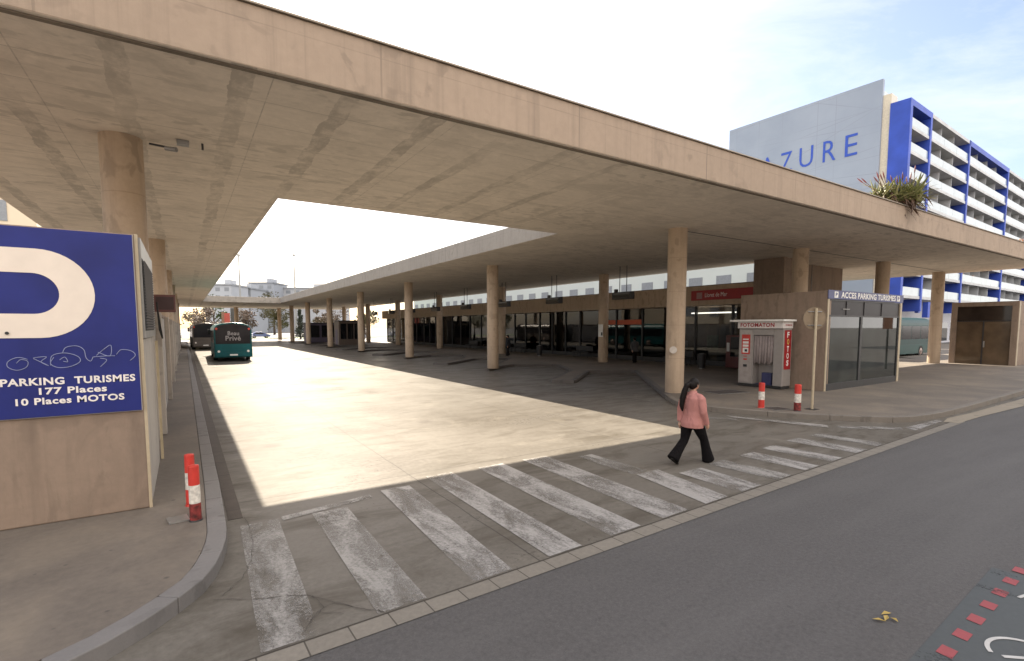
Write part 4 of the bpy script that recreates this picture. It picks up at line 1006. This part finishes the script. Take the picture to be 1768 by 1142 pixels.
# ================================================================ TREES
def leafmat(name, c):
    m, nt, b = newmat(name); oi = nt.nodes.new('ShaderNodeNewGeometry')
    n = noise(nt, coords(nt), 1.3, 3)
    c_ = mix(nt, ramp(nt, n, [(.3, 0.), (.7, 1.)]), tuple(q * .55 for q in c), tuple(q * 1.4 for q in c))
    nt.links.new(c_, b.inputs['Base Color']); b.inputs['Roughness'].default_value = .6
    b.inputs['Transmission Weight'].default_value = 0; return m
LEAF = {'olive': leafmat('olive_leaf', (.11, .10, .045)), 'brown': leafmat('brown_leaf', (.12, .085, .06)), 'green': leafmat('green_leaf', (.07, .10, .03)), 'dark': leafmat('dark_leaf', (.03, .04, .025))}
BARK = plain('bark', (.09, .07, .055), .9)
def tree(x, y, h, cr, kind, label, n=900, leaf=.34, seed=0, slim=False):
    r = random.Random(seed); e = empty('broadleaf_tree' if not slim else 'cypress_tree', (x, y, 0), r.uniform(0, 6), label, 'tree', 'trees beyond the far canopy')
    mb = MB(); mb.tube([(0, 0, 0), (.08, .04, h * .25), (.0, .1, h * .5), (.1, 0, h * .8)], [h * .03, h * .024, h * .017, h * .006], 8)
    for k in range(6):
        a = k * 1.05 + r.uniform(-.3, .3); z0 = h * r.uniform(.28, .5)
        mb.tube([(0, .05, z0), (math.cos(a) * cr * .4, math.sin(a) * cr * .4, z0 + h * .14), (math.cos(a) * cr * .75, math.sin(a) * cr * .75, z0 + h * .25)], [h * .014, h * .009, h * .003], 6)
    mb.build('trunk', BARK, e, smooth=True)
    mb = MB()
    cl = [(r.gauss(0, cr * .42), r.gauss(0, cr * .42), h * (r.uniform(.42, .95)), r.uniform(.22, .45) * cr) for _ in range(17)]
    if slim: cl = [(r.gauss(0, cr * .2), r.gauss(0, cr * .2), h * (.1 + .9 * k / 17), cr * (1 - .8 * k / 17) * .8) for k in range(17)]
    for _ in range(n):
        c = r.choice(cl); d = Vector((r.gauss(0, 1), r.gauss(0, 1), r.gauss(0, 1))).normalized() * c[3] * r.uniform(.35, 1.05); p = Vector(c[:3]) + d
        u = Vector((r.gauss(0, 1), r.gauss(0, 1), r.gauss(0, 1))).normalized() * leaf * r.uniform(.5, 1.2); v = u.orthogonal().normalized() * leaf * r.uniform(.3, .7)
        mb.poly([p - u, p + v, p + u, p - v])
    mb.build('crown', LEAF[kind], e, fix=False)
specs = [(-17, 118, 6.2, 3.0, 'olive', 'olive tree at the left end behind the coach'), (-11, 121, 6.8, 3.4, 'olive', 'broad yellowish tree left of the red banner'), (-4, 124, 6.3, 3.2, 'brown', 'brown tree just left of the red banner'), (3, 128, 6.6, 3.4, 'brown', 'brown tree directly behind the red banner'),
         (11, 128, 6.2, 3.2, 'brown', 'reddish brown tree right of the red banner'), (19, 130, 6.4, 3.3, 'olive', 'dull tree left of the cypress'), (30, 131, 6.8, 3.4, 'brown', 'brown tree behind the far platform columns'), (38, 126, 6.5, 3.0, 'olive', 'olive tree behind the dark cabins'),
         (-12, 180, 13.5, 5.5, 'green', 'light green tree top above the far canopy, left'), (8, 185, 12.2, 5.0, 'green', 'low green tree top above the far canopy, middle'), (26, 190, 14.5, 6.0, 'olive', 'yellow green tree top by the canopy corner'), (45, 120, 7, 3.2, 'green', 'green tree beyond the station glass front'),
         (-22, 124, 9, 3.4, 'dark', 'dark tree at the end of the left wall')]
for i, (x, y, h, cr, kd, lb_) in enumerate(specs): tree(x, y, h, cr, kd, lb_, 1100, .42 if y > 150 else .3, i)
tree(21.5, 119, 6.6, 1.3, 'dark', 'narrow dark cypress beside the far column', 900, .25, 44, True)

mb = None
for i, (x, y, h, kd, lb_) in enumerate([(12, -13, 9, 'olive', 'street tree across the road, opposite the crossing'), (24, -13.5, 10, 'green', 'street tree across the road, opposite the photo booth'), (36, -13, 9.5, 'olive', 'street tree across the road, opposite the kiosk'), (50, -14, 10, 'green', 'street tree across the road, beyond the lift block')]):
    tree(x, y, h, 3.4, kd, lb_, 1300, .3, 70 + i)
bb = far_block(-30, -34, 110, 14, 13, 0, 'long pale street front across the road', (.26, .22, .18), 1, 1)
for k in range(26):
    for f in range(4):
        mb = MB(); mb.box(3 + k * 4.1, 14.002, .8 + f * 3.1, 5 + k * 4.1, 14.05, 2.6 + f * 3.1); mb.build('window', M['far_glass'], bb)

# ================================================================ ROOF PLANTS
def aloe(x, y, z, s, label, flowers=True, hue=None, seed=2):
    r = random.Random(seed); e = empty('roof_aloe', (x, y, z), 0, label, 'plant', 'plants on the canopy edge')
    def leaves(n, lo, hi, L0, L1, mat, name, hang=False):
        mb = MB()
        for k in range(n):
            a = r.uniform(0, 6.283); el = r.uniform(lo, hi); Ln = r.uniform(L0, L1) * s; o = Vector((r.uniform(-.8, .8), r.uniform(-.25, .25), r.uniform(-.05, .38))) * s
            d = Vector((math.cos(a) * math.cos(el), math.sin(a) * math.cos(el), math.sin(el))); side = Vector((-math.sin(a), math.cos(a), 0)) * .06 * s
            prev = None; m_ = 6
            for i in range(m_ + 1):
                t = i / m_; p = o + d * Ln * t + Vector((0, 0, -.42 * t * t * Ln * (1.4 if hang else .45))); wd = side * (1 - t) ** .7
                th = Vector((0, 0, .02 * s * (1 - t)))
                cur = (mb.b.verts.new(p - wd), mb.b.verts.new(p + wd), mb.b.verts.new(p - th))
                if prev:
                    mb._f([prev[0], cur[0], cur[1], prev[1]]); mb._f([prev[1], cur[1], cur[2], prev[2]]); mb._f([prev[2], cur[2], cur[0], prev[0]])
                prev = cur
        mb.build(name, mat, e, smooth=True)
    if hue is None:
        leaves(210, .1, 1.35, .6, 1.05, leafmat('aloe_green', (.17, .18, .06)), 'leaves'); leaves(120, .0, .9, .55, .95, leafmat('aloe_pale', (.30, .29, .14)), 'young_leaves')
        leaves(130, -.6, .2, .4, .8, leafmat('aloe_dry', (.12, .065, .04)), 'dry_leaves', True)
    else: leaves(55, -.6, .9, .35, .8, leafmat('aloe_orange', hue), 'leaves', True)
    if flowers:
        for k in range(13):
            a = r.uniform(-1, .9); o = Vector((a * .85, r.uniform(-.2, .2), .2)) * s; tip = o + Vector((a * .55 - .12 + r.uniform(-.15, .15), r.uniform(-.2, .2), r.uniform(.5, .95))) * s
            mb = MB(); mb.tube([o, (o + tip) / 2 + Vector((.02, 0, .03)), tip], .011 * s, 5); f = mb.build('stalk', leafmat('stalk', (.12, .07, .04)), e)
            mb = MB(); q = (tip - o).normalized(); mb.tube([tip - q * .02, tip + q * .06 * s, tip + q * .16 * s, tip + q * .26 * s], [.012 * s, .024 * s, .022 * s, .005], 7); mb.build('flower', leafmat('aloe_flower', (.12, .025, .028)), f, smooth=True)
    return e
aloe(22.4, 8.3, 7.14, 1.0, 'big aloe clump with dark red flower spikes on the canopy edge', True).rotation_euler = (0, 0, R(-33))
aloe(37.6, 8.2, 7.0, .6, 'orange dried plant hanging over the canopy edge at far right', False, (.42, .18, .05), 5)

# ================================================================ LITTER
mb = MB()
for (dx, dy, a, l) in ((0, 0, .2, .10), (.08, .03, -.4, .09), (-.09, .02, 2.2, .09), (.03, -.05, 1.3, .06)):
    u = Vector((math.cos(a), math.sin(a), 0)) * l * .6; v = Vector((-math.sin(a), math.cos(a), 0)) * .022
    c = Vector((dx, dy, 0)); mb.poly([c - u + Vector((0, 0, .008)), c - v + Vector((0, 0, .02)), c + u + Vector((0, 0, .01)), c + v + Vector((0, 0, .025))])
lf = tag(mb.build('dry_leaf', plain('yellow_leaf', (.36, .26, .07), .7), fix=False), 'crumpled yellow leaf lying on the asphalt road', 'leaf'); lf.location = (5.13, 1.8, .004)

# ================================================================ PEOPLE
def person(name, loc, rz, label, skin, top, legs, hairc, shoes, stride=.34, ponytail=True, scale=1.0):
    e = empty(name, loc, rz, label, 'person'); e.scale = (scale, scale, scale)
    V = Vector
    def remesh(o, vox):
        m_ = o.modifiers.new('join', 'REMESH'); m_.mode = 'VOXEL'; m_.voxel_size = vox; m_.use_smooth_shade = True
        s_ = o.modifiers.new('soften', 'SMOOTH'); s_.factor = .5; s_.iterations = 4
    def ring(c, rx, ry, yaw=0):
        ca, sa = math.cos(yaw), math.sin(yaw); return (c, (rx * ca, rx * sa, 0), (-ry * sa, ry * ca, 0))
    # joints (x forward, y left): right leg forward, left leg trailing with the heel up
    hipR, kneeR, ankR = V((0.0, -.09, .82)), V((stride * .62, -.095, .47)), V((stride * .98, -.10, .09))
    hipL, kneeL, ankL = V((-.02, .09, .82)), V((-stride * .28, .095, .46)), V((-stride * 1.05, .10, .16))
    shR, elR, haR = V((-.02, -.20, 1.30)), V((-.01, -.245, 1.03)), V((.12, -.225, .80))
    shL, elL, haL = V((.0, .20, 1.30)), V((-.04, .25, 1.03)), V((-.07, .235, .80))
    # body with head, hands and fingers
    mb = MB()
    mb.loft([ring((0, 0, .8), .12, .16), ring((0, 0, .95), .12, .165), ring((0, 0, 1.1), .10, .14), ring((0, 0, 1.28), .105, .17), ring((-.01, 0, 1.36), .06, .09), ring((0, 0, 1.40), .048, .052), ring((.02, 0, 1.47), .048, .05)], 18)
    mb.ball((.035, 0, 1.535), .092, .076, .112, 18); mb.ball((.07, 0, 1.475), .05, .05, .045, 12)
    mb.tube([(.115, 0, 1.55), (.138, 0, 1.525), (.12, 0, 1.51)], [.012, .017, .012], 8)
    for s in (-1, 1): mb.ball((.02, s * .077, 1.53), .018, .012, .03, 8); mb.ball((.112, s * .032, 1.548), .012, .014, .009, 8)
    mb.ball((.115, 0, 1.487), .014, .024, .008, 8)
    for a, k_, n_ in ((hipR, kneeR, ankR), (hipL, kneeL, ankL)):
        mb.tube([a, a.lerp(k_, .5), k_, k_.lerp(n_, .35), n_], [.085, .075, .055, .055, .036], 12)
    for (s, sh, el_, ha) in ((-1, shR, elR, haR), (1, shL, elL, haL)):
        mb.tube([sh, sh.lerp(el_, .5), el_, el_.lerp(ha, .4), ha], [.05, .043, .037, .036, .025], 10)
        d = (ha - el_).normalized(); palm = ha + d * .05
        sd = V((1, 0, 0)) - d * d.x; sd.normalize()
        mb.tube([ha, palm, ha + d * .09], [.024, .036, .034], 10)
        for q, ln in ((-1.5, .058), (-.5, .07), (.5, .074), (1.5, .066)):
            b0 = ha + d * .085 + sd * q * .016; inn = V((0, -s * 1, 0)); mb.tube([b0, b0 + d * ln * .5 + inn * .004, b0 + d * ln * .85 + inn * .018], [.0085, .008, .0065], 6)
        b0 = ha + d * .03 + sd * .03; mb.tube([b0, b0 + sd * .02 + d * .03, b0 + sd * .018 + d * .058], [.011, .0095, .008], 6)
    bd = mb.build('body', skin, e, smooth=True); remesh(bd, .0075)
    # trousers, flared
    mb = MB()
    mb.loft([ring((-.01, 0, .74), .12, .17), ring((-.015, 0, .84), .155, .205), ring((-.005, 0, .95), .135, .185), ring((0, 0, 1.0), .12, .165)], 20)
    for a, k_, n_ in ((hipR, kneeR, ankR), (hipL, kneeL, ankL)):
        mid = a.lerp(k_, .5); low = k_.lerp(n_, .5); d = (n_ - k_).normalized()
        mb.tube([a + V((0, 0, .02)), mid, k_, low, n_ + d * .055], [.118, .105, .08, .088, .118], 16)
    t = mb.build('trousers', legs, e, smooth=True); remesh(t, .012)
    # shoes
    for n_, a in ((ankR, R(0)), (ankL, R(42))):
        mb = MB(); f = V((math.cos(a), 0, -math.sin(a))); up = V((math.sin(a), 0, math.cos(a))); o_ = n_ + V((0, 0, -.03))
        Rg = lambda t, w_, h_: (o_ + f * t - up * .02, V((0, w_, 0)), up * h_)
        mb.loft([Rg(-.07, .02, .02), Rg(-.05, .036, .045), Rg(0, .038, .05), Rg(.07, .042, .034), Rg(.13, .04, .025), Rg(.165, .018, .012)], 12)
        mb.build('shoe', shoes, e, smooth=True)
    # jacket
    mb = MB(); tw_ = R(-10)
    mb.loft([ring((-.01, 0, .72), .185, .235, tw_), ring((-.015, 0, .80), .18, .235, tw_), ring((-.0, 0, .93), .155, .21, tw_), ring((0, 0, 1.04), .145, .20, tw_), ring((-.01, 0, 1.17), .15, .21, tw_), ring((-.02, 0, 1.28), .135, .21, tw_), ring((-.015, 0, 1.34), .10, .15, tw_), ring((-.005, 0, 1.39), .068, .075, tw_), ring((.0, 0, 1.42), .064, .068)], 22)
    for sh, el_, ha in ((shR, elR, haR), (shL, elL, haL)):
        ce = el_.lerp(ha, .93)
        mb.tube([V((-.015, sh.y * .45, 1.325)), sh * .82 + V((0, 0, .235)), sh + V((0, 0, -.03)), sh.lerp(el_, .5), el_, el_.lerp(ce, .5), ce, el_.lerp(ha, 1.02)], [.06, .074, .082, .078, .07, .064, .058, .055], 14)
    j = mb.build('jacket', top, e, smooth=True); remesh(j, .0095)
    mb = MB(); a = elR.lerp(haR, .9)
    # hair
    mb = MB(); mb.ball((.012, 0, 1.555), .105, .09, .105, 18); mb.ball((-.03, 0, 1.53), .085, .085, .09, 14)
    if ponytail:
        mb.ball((-.105, .01, 1.555), .045, .042, .045, 10)
        mb.tube([(-.09, .01, 1.56), (-.15, .03, 1.53), (-.175, .055, 1.42), (-.205, .08, 1.28), (-.215, .09, 1.14), (-.20, .085, 1.06), (-.195, .08, 1.02)], [.04, .052, .058, .056, .045, .028, .008], 12)
    h_ = mb.build('hair', hairc, e, smooth=True); remesh(h_, .009)
    return e
def cloth(name, c, sc=7):
    m, nt, b = newmat(name); v = coords(nt); f = noise(nt, coords(nt, (1, 1, .45)), sc, 4, .55, 1.2); g = noise(nt, v, 120, 3, .6)
    nt.links.new(ramp(nt, g, [(.3, tuple(q * .8 for q in c)), (.7, c)]), b.inputs['Base Color']); b.inputs['Roughness'].default_value = .95; b.inputs['Specular IOR Level'].default_value = .1
    bump(nt, b, mix(nt, .12, f, g), .9, .05); return m
cl_pink = cloth('pink_knit', (.46, .215, .195))
skin = plain('skin', (.42, .24, .17), .55, 0, .08); blk_c = cloth('black_cloth', (.009, .008, .009), 9); hairm = plain('black_hair', (.006, .004, .0035), .6, spec=.2); shoe = plain('black_shoe', (.01, .009, .009), .55, spec=.3)
person('person', (7.98, 6.05, .004), math.atan2(-.02, .99), 'woman in pink jacket and black flared trousers with long ponytail, crossing', skin, cl_pink, blk_c, hairm, shoe, .36, True, .985)
person('person', (19.2, 66, G), R(200), 'small distant figure in white trousers standing among the far columns', skin, plain('dark_top', (.05, .05, .06), .9), plain('white_cloth', (.6, .58, .55), .9), hairm, shoe, .12, False, 1.05)
person('person', (25.6, 24.2, G), R(80), 'dark dressed figure standing by the glass front right of the inner column', skin, plain('grey_top', (.06, .06, .065), .9), blk_c, hairm, shoe, .08, False, 1.06)
person('person', (25.5, 42, G), R(-60), 'figure in a red top walking by the glass front', skin, plain('red_top', (.28, .04, .04), .9), blk_c, hairm, shoe, .25, False, 1.06)
person('person', (22.6, 35.5, G), R(120), 'dark dressed figure waiting by the glass front beyond the second column', skin, plain('navy_top', (.02, .022, .03), .9), blk_c, hairm, shoe, .1, False, 1.08)
